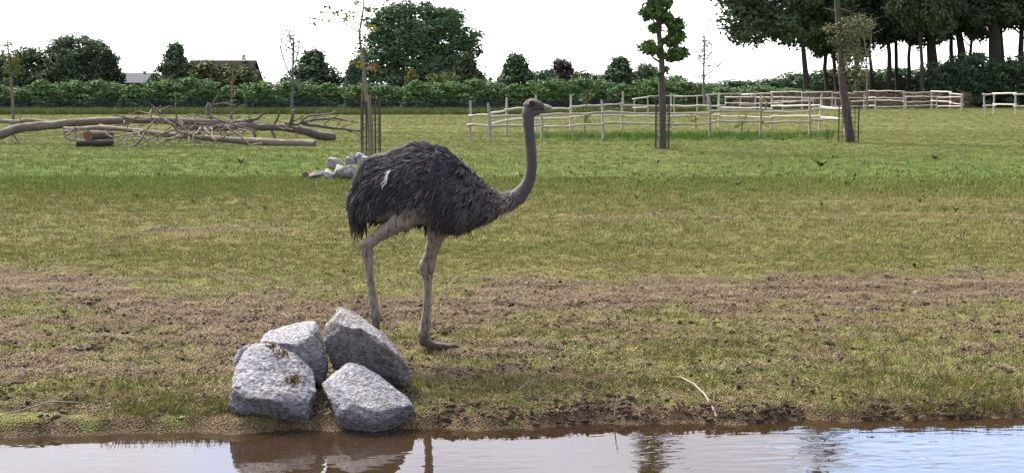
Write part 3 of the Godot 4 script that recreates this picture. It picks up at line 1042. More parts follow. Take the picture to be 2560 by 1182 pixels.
func fences() -> void:
	rng.seed = 8
	var w := Color(0.44, 0.415, 0.385)
	rail_fence("near side of the big rail pen, pale bark-stripped poles on tall posts", [[1176, 251, 351], [1226, 257, 354, -6], [1354, 290, 352], [1508, 249, 349, -4], [1650, 262, 347], [1776, 241, 344, -2], [1903, 236, 342], [2025, 241, 340], [2113, 268, 336]], [[1172, 288, 1226, 288], [1218, 291, 1356, 286], [1352, 288, 1510, 281], [1504, 281, 1655, 283], [1645, 284, 1782, 283], [1776, 277, 1908, 276], [1905, 280, 2030, 279], [2028, 273, 2116, 272], [1168, 311, 1228, 314], [1220, 315, 1358, 313], [1354, 317, 1512, 311], [1506, 307, 1655, 309], [1648, 311, 1780, 309], [1776, 304, 1910, 302], [1907, 306, 2032, 304], [2028, 299, 2116, 298]], 0.052, w, "sides of the big rail pen")
	rail_fence("far side of the big rail pen, whitish poles on taller posts", [[1227, 285, 341], [1265, 243, 338, 2], [1340, 237, 332], [1427, 236, 326], [1556, 228, 323, 2], [1678, 232, 321], [1799, 232, 322], [1931, 231, 324], [2050, 233, 327, 6], [2113, 262, 334]], [[1226, 284, 1266, 277], [1262, 273, 1345, 270], [1338, 271, 1432, 271], [1425, 267, 1560, 259], [1552, 263, 1682, 265], [1675, 265, 1802, 264], [1800, 270, 1934, 271], [1930, 265, 2054, 264], [2050, 268, 2118, 273], [1226, 309, 1266, 300], [1262, 300, 1345, 296], [1338, 298, 1432, 294], [1425, 292, 1560, 286], [1552, 289, 1682, 292], [1675, 290, 1802, 287], [1800, 291, 1934, 294], [1930, 290, 2054, 289], [2050, 292, 2118, 299]], 0.058, Color(0.58, 0.54, 0.50), "sides of the big rail pen")
	var f2 := Color(0.52, 0.48, 0.44)
	rail_fence("front side of the second rail pen, behind the big pen", [[1587, 246, 284], [1620, 241, 284], [1686, 240, 282], [1744, 241, 281], [1770, 236, 281], [1815, 241, 280], [1852, 241, 279], [1889, 238, 279], [1958, 241, 279], [2035, 242, 279], [2106, 240, 278]], [[1582, 247, 1622, 242], [1618, 241, 1690, 239], [1684, 241, 1772, 239], [1766, 237, 1853, 233], [1852, 236, 1892, 236], [1813, 243, 1891, 242], [1889, 243, 1960, 242], [1956, 243, 2037, 245], [2033, 246, 2108, 246], [1583, 269, 1620, 268], [1814, 258, 1853, 257], [1852, 259, 1958, 258], [1850, 263, 1892, 262], [1956, 256, 2040, 251], [1730, 266, 1814, 263]], 0.06, f2, "sides of the rail pens at the back")
	rail_fence("back side of the rail pens, long top rail before the dark brush", [[1850, 233, 274], [1930, 229, 274], [2006, 228, 274], [2082, 231, 274], [2170, 228, 274], [2262, 227, 275], [2331, 227, 275], [2377, 230, 276], [2408, 233, 278]], [[1846, 235, 1932, 233], [1928, 230, 2008, 229], [2004, 232, 2084, 229], [2080, 231, 2140, 233], [2135, 230, 2172, 229], [2170, 227, 2264, 228], [2260, 232, 2332, 231], [2330, 228, 2382, 230], [2376, 233, 2410, 236], [1928, 254, 2008, 252], [2004, 250, 2086, 244], [2130, 253, 2174, 252], [2170, 250, 2264, 252], [2258, 255, 2334, 254], [2330, 252, 2382, 255], [2376, 257, 2412, 261]], 0.062, f2, "sides of the rail pens at the back")
	rail_fence("right-hand front side of the rail pens below the wood", [[2090, 240, 276], [2162, 234, 274], [2191, 240, 275], [2267, 240, 276], [2344, 240, 276], [2406, 236, 279, -1]], [[2086, 246, 2164, 244], [2160, 244, 2192, 242], [2190, 245, 2268, 245], [2264, 242, 2346, 241], [2342, 243, 2408, 243], [2086, 266, 2164, 265], [2160, 265, 2192, 264], [2190, 267, 2268, 266], [2264, 265, 2346, 263], [2346, 266, 2408, 265]], 0.055, Color(0.5, 0.46, 0.42), "sides of the rail pens at the back")
	rail_fence("separate white-railed pen at the right edge of the field", [[2466, 236, 287, -4], [2487, 235, 285], [2541, 235, 288], [2620, 235, 288]], [[2458, 235, 2490, 236], [2484, 234, 2544, 232], [2536, 236, 2625, 233], [2459, 264, 2492, 264], [2485, 262, 2545, 261], [2536, 266, 2625, 264]], 0.065, Color(0.64, 0.61, 0.58))
	# the wire fence along the foot of the hedge: every post a part, its fine netting one part
	var a := on_ground(-120, 142.0)
	var t := thing("netting_fence", "dark posts with fine netting along the foot of the hedge", "fence", a)
	var post_at := []
	for k in 21:
		var px := -115.0 + k * 85.0
		if px > 1640.0:
			continue
		var g := on_ground(px, 141.5)
		post_at.push_back(g)
		var m := MB.new()
		m.tube([g - Vector3(0, 0.1, 0), g + Vector3(0, 1.5, 0)], [0.065, 0.06], 7, Color(0.055, 0.05, 0.05), 0.2, n_rock)
		part("post", m.commit(a), M.bark, t)
	var net := MB.new()
	for k in post_at.size() - 1:
		var p0: Vector3 = post_at[k] + Vector3(0, 0, 0.07)
		var p1: Vector3 = post_at[k + 1] + Vector3(0, 0, 0.07)
		for q in 15:
			var h := 0.25 + q * 0.088
			net.tube([p0 + Vector3(0, h, 0), p1 + Vector3(0, h, 0)], [0.0075, 0.0075], 4, Color(0.022, 0.03, 0.05))
		for q in 42:
			var b := p0.lerp(p1, q / 42.0) + Vector3(0, 0, -0.012)
			net.tube([b + Vector3(0, 0.25, 0), b + Vector3(0, 1.5, 0)], [0.0075, 0.0075], 4, Color(0.022, 0.03, 0.05))
	part("netting", net.commit(a, false), M.wire, t, "stuff")

# ---------------------------------------------------------------- foliage
# a crown of leaf-sized faces gathered in clumps; lobes: [centre, radii, clumps]; returned in one mesh
func crown(lobes: Array, leaf: float, per: int, spread: float, c0: Color, c1: Color, seed_: int, droop := 0.0) -> MB:
	var g := RandomNumberGenerator.new()
	g.seed = seed_
	var m := MB.new()
	for l in lobes:
		var o: Vector3 = l[0]
		var r: Vector3 = l[1]
		for k in l[2]:
			var u := Vector3(g.randfn(), g.randfn(), g.randfn()).normalized()
			var q := pow(g.randf(), 0.33)
			q = lerpf(q, 1.0, 0.35)
			var at := o + u * q * r * g.randf_range(0.9, 1.1)
			var cc := c0.lerp(c1, g.randf())
			var f0 := g.randf_range(0.7, 1.25)
			for n in per:
				var p := at + Vector3(g.randfn(), g.randfn() * 0.7, g.randfn()) * spread
				p.y -= droop * g.randf() * spread
				var nn := (u + Vector3(g.randfn(), g.randfn() + 0.5, g.randfn()) * 0.8).normalized()
				var s := nn.cross(Vector3(g.randfn(), g.randfn(), g.randfn())).normalized()
				var w := nn.cross(s)
				var z := leaf * g.randf_range(0.6, 1.3)
				var f := f0 * g.randf_range(0.8, 1.2)
				var c := Color(cc.r * f, cc.g * f, cc.b * f)
				var a := m.v.size()
				m.v.append_array(PackedVector3Array([p - s * z, p + w * z * 0.55, p + s * z, p - w * z * 0.55]))
				m.c.append_array(PackedColorArray([c, c, c, c]))
				m.i.append_array(PackedInt32Array([a, a + 1, a + 2, a, a + 2, a + 3]))
	return m

# a crown in a unit box, y from 0 to 2 and radius 1, for trees far off: "kind" is its outline
func unit_crown(kind: String, clumps: int, leaf: float, per: int, spread: float, seed_: int) -> ArrayMesh:
	var g := RandomNumberGenerator.new()
	g.seed = seed_
	var lobes := []
	var n := 34
	for k in n:
		var h := (k + 0.5) / n
		var a := k * 2.4 + g.randf() * 0.9
		var rr := 0.0
		if kind == "cone":
			rr = pow(1.0 - h, 0.75) * 0.85
		elif kind == "column":
			rr = 0.75 * pow(sin(PI * clampf(h * 0.72 + 0.26, 0, 1)), 0.6)
		elif kind == "flat":
			rr = 0.8 * pow(sin(PI * clampf(h * 0.6 + 0.3, 0, 1)), 0.5)
		else:
			rr = 0.82 * sqrt(maxf(0.0, 1.0 - pow(2.0 * h - 0.9, 2) * 0.80))
		rr *= g.randf_range(0.60, 1.16)
		var o := Vector3(cos(a) * rr * 0.86, h * 1.74 + 0.1, sin(a) * rr * 0.86)
		var sz := g.randf_range(0.15, 0.36) * (1.0 if kind != "cone" else 0.45 + 0.8 * (1.0 - h))
		lobes.push_back([o, Vector3(sz * 1.15, sz * 0.8, sz * 1.15), clumps / n])
	# a filled heart, so that the crown is not hollow
	lobes.push_back([Vector3(0, 0.84, 0), Vector3(0.5, 0.7, 0.5), clumps / 5])
	return crown(lobes, leaf, per, spread, Color(0.85, 0.9, 0.9), Color(1.15, 1.1, 1.0), seed_).commit(Vector3.ZERO, false)

const ORD := ["first", "second", "third", "fourth", "fifth", "sixth", "seventh", "eighth", "ninth", "tenth", "eleventh", "twelfth", "thirteenth", "fourteenth", "fifteenth", "sixteenth", "seventeenth", "eighteenth", "nineteenth", "twentieth", "twenty-first", "twenty-second", "twenty-third", "twenty-fourth", "twenty-fifth", "twenty-sixth", "twenty-seventh", "twenty-eighth", "twenty-ninth", "thirtieth"]
var crowns := {}
var leaf_mats := {}

func leaf_mat(c: Color) -> StandardMaterial3D:
	if not leaf_mats.has(c):
		var m: StandardMaterial3D = M.leaf.duplicate()
		m.albedo_color = c.linear_to_srgb()
		leaf_mats[c] = m
	return leaf_mats[c]

func simple_trunk(h: float, r: float, lean: float, col: Color, limbs: int, seed_: int, limb_from := 0.55) -> ArrayMesh:
	var g := RandomNumberGenerator.new()
	g.seed = seed_
	var m := MB.new()
	var pts := []
	var rs := []
	for k in 9:
		var u := k / 8.0
		pts.push_back(Vector3(lean * u * h + g.randfn() * r * 0.3, u * h - 0.1, g.randfn() * r * 0.3))
		rs.push_back(r * (1.0 - 0.72 * u) * (1.25 if k == 0 else 1.0))
	m.tube(pts, rs, 9, col, 0.3, n_rock)
	for k in limbs:
		var u := g.randf_range(limb_from, 0.95)
		var a := g.randf() * TAU
		var o: Vector3 = Vector3(lean * u * h, u * h, 0)
		var l := h * g.randf_range(0.16, 0.32)
		var e := o + Vector3(cos(a) * l, l * g.randf_range(0.1, 0.7), sin(a) * l)
		m.tube([o, o.lerp(e, 0.5) + Vector3(0, l * 0.08, 0), e], [r * 0.4 * (1.1 - u * 0.6), r * 0.22, r * 0.07], 6, col, 0.3, n_rock)
	return m.commit()

# px: left, right, top of the crown in the photograph; d: how far off; base of the crown as a share of the height
func far_tree(called: String, label: String, cat: String, l: float, r: float, top: float, d: float, kind: String, tint: Color, low := 0.0, group := "", trunk := true) -> Node3D:
	var at := on_ground((l + r) / 2, d)
	var h := P((l + r) / 2, top, d).y - at.y
	var w := (r - l) / 2 * d / F * 1.2
	var t := thing(called, label, cat, at, group)
	if trunk:
		part("trunk", simple_trunk(h * 0.8, maxf(0.12, h * 0.02), 0.0, Color(0.07, 0.06, 0.05), 5, int(l + 999)), M.bark, t)
	var o := part("crown", crowns[kind], leaf_mat(tint), t)
	o.position.y = h * low
	o.scale = Vector3(w, h * (1.0 - low) / 2.0, minf(w, 6.0))
	o.rotation.y = 0.0
	return t

func house(label: String, l: float, r: float, ridge: float, eave: float, d: float, roof_col: Color, wall_col: Color, chimneys: Array, depth: float) -> void:
	var a := on_ground(l, d)
	var b := on_ground(r, d)
	var y1 := P(l, ridge, d).y
	var y0 := P(l, eave, d).y
	var base := (a + b) / 2
	var t := thing("house", label, "house", base)
	var hw := (b.x - a.x) / 2
	var m := MB.new()
	m.box(Vector3(-hw, -0.2, -depth), Vector3(hw, y0 - base.y, depth), wall_col)
	# gable ends
	for s in [-1.0, 1.0]:
		var i0 := m.add(Vector3(s * hw, y0 - base.y, -depth), wall_col)
		var i1 := m.add(Vector3(s * hw, y0 - base.y, depth), wall_col)
		var i2 := m.add(Vector3(s * hw, y1 - base.y - 0.1, 0), wall_col)
		if s > 0:
			m.tri(i0, i2, i1)
		else:
			m.tri(i0, i1, i2)
	part("wall", m.commit(Vector3.ZERO, false), M.plain, t)
	var over := 0.25
	for s in [-1.0, 1.0]:
		var rm := MB.new()
		var e := Vector3(0, y0 - base.y - 0.12, s * (depth + 0.3))
		var top := Vector3(0, y1 - base.y, 0)
		var n := Vector3(0, depth, s * (y1 - y0)).normalized() * 0.16
		var ids := []
		for x in [-hw - over, hw + over]:
			for q in [e, top, top + n, e + n]:
				ids.push_back(rm.add(Vector3(x, q.y, q.z), roof_col))
		rm.quad(ids[0], ids[1], ids[2], ids[3])
		rm.quad(ids[7], ids[6], ids[5], ids[4])
		for k in 4:
			rm.quad(ids[k], ids[4 + k], ids[4 + (k + 1) % 4], ids[(k + 1) % 4])
		part("roof_slope", rm.commit(Vector3.ZERO, false), M.roof, t)
	for q in chimneys:
		var c := P(q[0], q[1], d) - base
		var hw2: float = q[2] * d / F / 2
		var cm := MB.new()
		cm.box(Vector3(c.x - hw2, y1 - base.y - 1.2, -0.35), Vector3(c.x + hw2, c.y, 0.35), q[3])
		cm.box(Vector3(c.x - hw2 - 0.06, c.y, -0.41), Vector3(c.x + hw2 + 0.06, c.y + 0.12, 0.41), q[3])
		var ch := part("chimney", cm.commit(Vector3.ZERO, false), M.plain, t)
		for k in q[4]:
			var pm := MB.new()
			var x: float = c.x + (k - (q[4] - 1) / 2.0) * hw2 * 0.9
			pm.tube([Vector3(x, c.y + 0.12, 0), Vector3(x, c.y + 0.5, 0)], [0.13, 0.1], 8, Color(0.3, 0.24, 0.2))
			part("chimney_pot", pm.commit(), M.plain, ch)

func far_setting() -> void:
	rng.seed = 17
	crowns.round = unit_crown("round", 2300, 0.030, 14, 0.045, 1)
	crowns.round_b = unit_crown("round", 1200, 0.045, 12, 0.055, 2)
	crowns.cone = unit_crown("cone", 1000, 0.045, 13, 0.055, 3)
	crowns.cone_b = unit_crown("cone", 900, 0.055, 12, 0.065, 4)
	crowns.bush_a = unit_crown("round", 620, 0.055, 12, 0.07, 5)
	crowns.bush_b = unit_crown("flat", 620, 0.055, 12, 0.07, 6)
	crowns.bush_c = unit_crown("cone", 560, 0.06, 12, 0.07, 7)
	crowns.thin = unit_crown("round", 150, 0.09, 5, 0.09, 8)
	crowns.column = unit_crown("column", 900, 0.09, 7, 0.07, 9)
	var dark := Color(0.060, 0.098, 0.058)
	var mid := Color(0.090, 0.150, 0.066)
	var fresh := Color(0.090, 0.156, 0.060)
	# the hedge: one shrub after another, each its own plant
	var x := -110.0
	var k := 0
	var kinds := ["bush_a", "bush_b", "bush_c"]
	var hedge_top := [207, 214, 200, 205, 198, 210, 202, 197, 212, 203, 206, 200]
	while x < 1700.0:
		var w := rng.randf_range(80.0, 118.0)
		var top: float = hedge_top[k % 12] + rng.randf_range(-5, 5)
		if x > 1180.0:
			top -= 6.0
		if x > 955 and x < 985:
			x = 985.0
		var where := "hedge shrub before dark trees" if x < 300 else "hedge shrub below the two houses" if x < 640 else "hedge shrub left of the big round tree" if x < 960 else "hedge shrub below the big round tree" if x < 1200 else "hedge shrub behind the rail pen" if x < 1500 else "hedge shrub behind a guarded tree"
		var tone: String = ["bright green", "dense green", "pointed green"][k % 3]
		var t := far_tree("hedge_shrub", "%s %s, %s from the left" % [tone, where, ORD[k]], "shrub", x - 10, x + w + 10, top, 146.0 + rng.randf_range(-1.2, 1.2), kinds[k % 3], [fresh, mid, fresh][k % 3], 0.0, "shrubs of the long hedge", false)
		t.get_child(0).scale.z = 2.2
		x += w * 0.82
		k += 1
	var trees := [
		["dark spreading tree at the far left edge behind the hedge", -90, 70, 128, 165, "round_b", dark, 0.1],
		["bushy dark tree second from the left edge", 20, 150, 118, 163, "round_b", dark, 0.05],
		["tall broad dark tree left of the grey slate roof", 105, 292, 84, 162, "round", dark, 0.05],
		["ragged fir tree touching the left end of the slate roof", 222, 326, 118, 158, "cone_b", Color(0.034, 0.05, 0.032), 0.0],
		["pointed dark conifer between the two houses", 372, 515, 102, 158, "cone", dark, 0.0],
		["olive green bush in front of the larger house roof", 462, 612, 155, 156, "bush_b", Color(0.068, 0.085, 0.034), 0.0],
		["lower olive bush at the right foot of the larger house", 545, 668, 166, 155, "bush_a", Color(0.06, 0.078, 0.036), 0.0],
		["broad dark conical tree right of the thin bare tree", 690, 880, 120, 160, "cone", dark, 0.0],
		["small dark tree between the cone tree and the big round tree", 845, 930, 150, 158, "cone_b", dark, 0.0],
		["huge round dark green tree in the middle of the skyline", 880, 1200, 0, 185, "round", Color(0.066, 0.112, 0.064), 0.06],
		["olive grey tree against the right flank of the huge round tree", 1105, 1225, 128, 158, "cone_b", Color(0.06, 0.078, 0.045), 0.0],
		["small yellow-green pointed tree below the huge round tree", 1002, 1062, 168, 152, "bush_c", Color(0.14, 0.145, 0.045), 0.0],
		["light green bush right of the yellow-green pointed tree", 1065, 1150, 180, 151, "bush_a", Color(0.075, 0.11, 0.036), 0.0],
		["dark pointed tree above the left end of the rail pen", 1220, 1360, 130, 158, "cone_b", dark, 0.0],
		["purple-leaved tree above the ostrich's beak", 1368, 1442, 146, 160, "round_b", Color(0.046, 0.034, 0.040), 0.25],
		["low dark tree left of the purple-leaved tree", 1320, 1400, 172, 156, "bush_a", dark, 0.0],
		["low dark tree right of the purple-leaved tree", 1425, 1510, 178, 156, "bush_b", dark, 0.0],
		["dark tree above the middle of the rail pen", 1470, 1625, 138, 160, "cone", dark, 0.0],
		["rounded dark tree just left of the first big guarded tree", 1575, 1660, 158, 158, "round_b", dark, 0.0],
		["dark shrub just right of the first big guarded tree", 1640, 1725, 186, 150, "bush_a", mid, 0.0]]
	for q in trees:
		far_tree("skyline_tree" if q[4] > 152 else "garden_shrub", q[0], "tree" if q[4] > 152 else "shrub", q[1], q[2], q[3], q[4], q[5], q[6], q[7])
	house("low house with a pale grey slate roof between dark trees", 316, 384, 185, 208, 176.0, Color(0.12, 0.13, 0.16), Color(0.05, 0.05, 0.055), [[360, 180, 4, Color(0.2, 0.18, 0.17), 0]], 4.0)
	house("larger house with a dark ridge and a white chimney", 486, 640, 153, 205, 172.0, Color(0.025, 0.025, 0.022), Color(0.05, 0.048, 0.042), [[608, 146, 9, Color(0.72, 0.71, 0.69), 2]], 4.6)
	# low bright hedgerow under the wood at the right
	x = 1700.0
	k = 0
	while x < 2400.0:
		var w := rng.randf_range(90.0, 130.0)
		var top := lerpf(206.0, 168.0, sst(1740, 2080, x)) + rng.randf_range(-6, 6)
		var t := far_tree("hedgerow_bush", ["bluish green", "grey green"][k % 2] + " hedgerow bush, %s from the left under the wood, " % ORD[k] + (["left of first trunk", "left of first trunk, taller"][k % 2] if x < 1950 else "behind left trunks" if x < 2200 else "behind the middle trunks"), "bush", x - 15, x + w + 15, top, 182.0 + rng.randf_range(-2, 2), kinds[k % 2], Color(0.095, 0.150, 0.095), 0.0, "hedgerow bushes under the wood", false)
		t.get_child(0).scale.z = 2.5
		x += w * 0.72
		k += 1
	x = 1690.0
	k = 0
	while x < 2000.0:
		far_tree("bramble_bush", ["low dark green bramble bush behind the back rail pens, left part", "low dark green bramble bush behind the back rail pens, second", "low dark green bramble bush behind the back rail pens, third", "low dark green bramble bush behind the back rail pens, right part"][mini(k, 3)], "bush", x - 10, x + 95, 216.0 + rng.randf_range(-4, 6), 150.0, kinds[k % 2], mid, 0.0, "bramble bushes behind the back pens", false)
		x += 82.0
		k += 1
	# understorey at the right
	for q in [[2300, 2420, 150, "holly-like dark bush under the middle of the wood"], [2370, 2480, 128, "tall dark bush under the right part of the wood"], [2440, 2560, 150, "dark green bush at the right behind the white-railed pen"], [2500, 2660, 132, "dark green bush at the right edge of the picture"], [2395, 2500, 190, "low dark bush in the gap between the two pens"]]:
		far_tree("understorey_bush", q[3], "bush", q[0], q[1], q[2], 160.0, "bush_a", Color(0.055, 0.098, 0.054), 0.0, "", false)
	# dead brushwood heaped along the back pens
	var o := on_ground(1850, 142.0)
	var m := MB.new()
	for n in 1500:
		var px := rng.randf_range(1835.0, 2420.0)
		var p := on_ground(px, rng.randf_range(140.0, 144.0))
		var hh := rng.randf() * 1.55
		var dir := Vector3(rng.randfn(), rng.randfn() * 0.4, rng.randfn() * 0.5).normalized() * rng.randf_range(0.3, 0.9)
		var f := rng.randf_range(0.5, 1.3)
		var c := Color(0.13 * f, 0.095 * f, 0.08 * f)
		p.y += hh
		m.tube([p - dir, p + Vector3(0, 0.06, 0), p + dir], [0.03, 0.025, 0.01], 4, c)
	var b := part("brushwood_pile", m.commit(o), M.bark, self)
	b.position = o
	tag(b, "long heap of brown dead brushwood behind the back rail pens", "brushwood")

# ---------------------------------------------------------------- the wood at the right
func woodland() -> void:
	rng.seed = 23
	crowns.wood_a = unit_crown("flat", 2100, 0.036, 12, 0.05, 31)
	crowns.wood_b = unit_crown("round", 2100, 0.037, 12, 0.05, 32)
	crowns.wood_c = unit_crown("column", 1700, 0.042, 12, 0.055, 33)
	var bark := Color(0.075, 0.066, 0.062)
	# trunk: column at the foot, at the top of the picture, width, distance, crown left/right/bottom
	var list := [
		[2012, 2002, 16, 168, 1795, 2130, 122, "wood_a", "leftmost tree of the wood, its wide crown reaching out over the sky"],
		[2066, 2062, 12, 174, 1990, 2160, 128, "wood_b", "second trunk of the wood, slim and close beside the third"],
		[2088, 2078, 12, 176, 2010, 2180, 112, "wood_c", "third trunk of the wood, just left of the leaning guarded tree"],
		[2142, 2140, 16, 172, 2060, 2260, 100, "wood_b", "trunk of the wood seen through the brown-leaved sapling"],
		[2176, 2172, 11, 178, 2090, 2270, 80, "wood_c", "slim trunk right of the brown-leaved sapling"],
		[2224, 2216, 15, 170, 2120, 2320, 78, "wood_a", "first trunk of the middle group of the wood"],
		[2242, 2236, 12, 176, 2150, 2350, 96, "wood_b", "second trunk of the middle group of the wood"],
		[2268, 2276, 12, 173, 2180, 2370, 90, "wood_c", "third trunk of the middle group, leaning to the right"],
		[2306, 2296, 11, 158, 2210, 2400, 70, "wood_b", "pale grey slim trunk in front of the thick ivy-clad trunk"],
		[2330, 2326, 32, 170, 2220, 2440, 74, "wood_a", "thick dark ivy-clad trunk in the middle of the wood"],
		[2380, 2376, 14, 176, 2290, 2470, 60, "wood_c", "slender trunk left of the second thick trunk"],
		[2408, 2402, 26, 170, 2310, 2500, 66, "wood_b", "second thick dark trunk, at the right of the wood"],
		[2430, 2426, 11, 172, 2340, 2520, 50, "wood_c", "slim trunk close to the right of the second thick trunk"],
		[2486, 2478, 40, 166, 2380, 2600, 60, "wood_a", "widest dark trunk near the right edge of the picture"],
		[2508, 2506, 15, 172, 2430, 2640, 54, "wood_b", "trunk close to the right of the widest trunk"],
		[2555, 2552, 18, 170, 2450, 2700, 50, "wood_c", "last trunk of the wood at the right edge of the picture"]]
	for q in list:
		var d: float = q[3]
		var at := on_ground(q[0], d)
		var up := P(q[1], 0.0, d)
		var lean: float = (up.x - at.x) / (up.y - at.y)
		var h := rng.randf_range(19.0, 23.0)
		var t := thing("woodland_tree", q[8], "tree", at, "trees of the wood at the right")
		part("trunk", simple_trunk(h * 0.85, q[2] * d / F / 2, lean, bark, 9, int(q[0]), 0.42), M.bark, t)
		var low: float = P(q[0], q[6] + rng.randf_range(-6.0, 24.0), d).y - at.y
		var o := part("crown", crowns[q[7]], leaf_mat([Color(0.046, 0.078, 0.048), Color(0.038, 0.066, 0.050), Color(0.058, 0.088, 0.048)][int(q[0]) % 3]), t)
		var w: float = (q[5] - q[4]) / 2.0 * d / F * 1.18
		o.position = Vector3(((q[4] + q[5]) / 2.0 - q[0]) * d / F, low, 0)
		o.scale = Vector3(w, (h - low) / 2.0, minf(w, 6.0))

# ---------------------------------------------------------------- planted trees in the field
func star_leaves(m: MB, at: Vector3, n: int, size: float, c: Color, g: RandomNumberGenerator) -> void:
	for k in n:
		var a := g.randf() * TAU
		var out := Vector3(cos(a), g.randf_range(-0.6, 0.5), sin(a) * 0.8).normalized()
		var side := out.cross(Vector3(g.randfn(), g.randfn(), g.randfn())).normalized() * size * 0.2
		var f := g.randf_range(0.7, 1.3)
		var cc := Color(c.r * f, c.g * f, c.b * f)
		var l := size * g.randf_range(0.6, 1.1)
		var i0 := m.add(at, cc)
		var i1 := m.add(at + out * l * 0.6 + side, cc)
		var i2 := m.add(at + out * l - Vector3(0, l * 0.12, 0), cc)
		var i3 := m.add(at + out * l * 0.6 - side, cc)
		m.quad(i0, i1, i2, i3)

func guard(label: String, px: float, py: float, top: float, w: float, posts: int) -> void:
	var at := G(px, py)
	var d := -at.z
	var h := P(px, top, d).y - at.y
	var r := w / 2 * d / F
	var t := thing("tree_guard", label, "tree guard", at)
	for k in posts:
		var a := TAU * (k + 0.25) / posts
		var m := MB.new()
		var o := Vector3(cos(a) * r, -0.05, sin(a) * r)
		m.tube([o, o + Vector3(0, h, 0)], [0.022, 0.02], 6, Color(0.15, 0.125, 0.10), 0.2, n_rock)
		part("stake", m.commit(), M.bark, t)
	var net := MB.new()
	var c := Color(0.06, 0.065, 0.065)
	for k in 10:
		var a := TAU * k / 10
		var o := Vector3(cos(a) * r * 0.98, 0, sin(a) * r * 0.98)
		net.tube([o, o + Vector3(0, h * 0.97, 0)], [0.011, 0.011], 4, c)
	for q in int(h / 0.2):
		var pts := []
		var rs := []
		for k in 27:
			var a := TAU * k / 26
			pts.push_back(Vector3(cos(a) * r * 0.98, 0.05 + q * 0.2, sin(a) * r * 0.98))
			rs.push_back(0.007)
		net.tube(pts, rs, 4, c)
	part("wire_mesh", net.commit(), M.wire, t)

func slim_tree(called: String, label: String, stems: Array, d: float, col: Color, leaves: Array, leaf_cols: Array, leaf: float, per: int, spread: float, foot := -1.0) -> void:
	var s0: Array = stems[0][0]
	var base := P(s0[0].x, s0[0].y, d)
	base.y = height(base.x, d)
	var t := thing(called, label, "tree", base)
	for k in stems.size():
		var m := MB.new()
		px_tube(m, stems[k][0], d, d + (0.0 if k == 0 else rng.randf_range(-0.4, 0.4)), stems[k][1], stems[k][2], col, 9 if k == 0 else 6, 0.25)
		part("trunk" if k == 0 else "branch", m.commit(base), M.bark, t)
	var g := RandomNumberGenerator.new()
	g.seed = int(s0[0].x)
	var lm := MB.new()
	for q in leaves:
		var n: int = q[4] if q.size() > 4 else 1
		for k in n:
			var u := Vector3(g.randfn(), g.randfn(), 0) * (0.0 if n == 1 else 0.5)
			var p := P(q[0] + u.x * q[2], q[1] + u.y * q[3], d + g.randfn() * (q[2] * d / F * 0.45 if n > 1 else 0.15))
			star_leaves(lm, p, per, leaf, leaf_cols[(g.randi() if n > 1 else (q[5] if q.size() > 5 else g.randi())) % leaf_cols.size()], g)
	if lm.v.size():
		part("foliage", lm.commit(base, false), M.leaf, t)

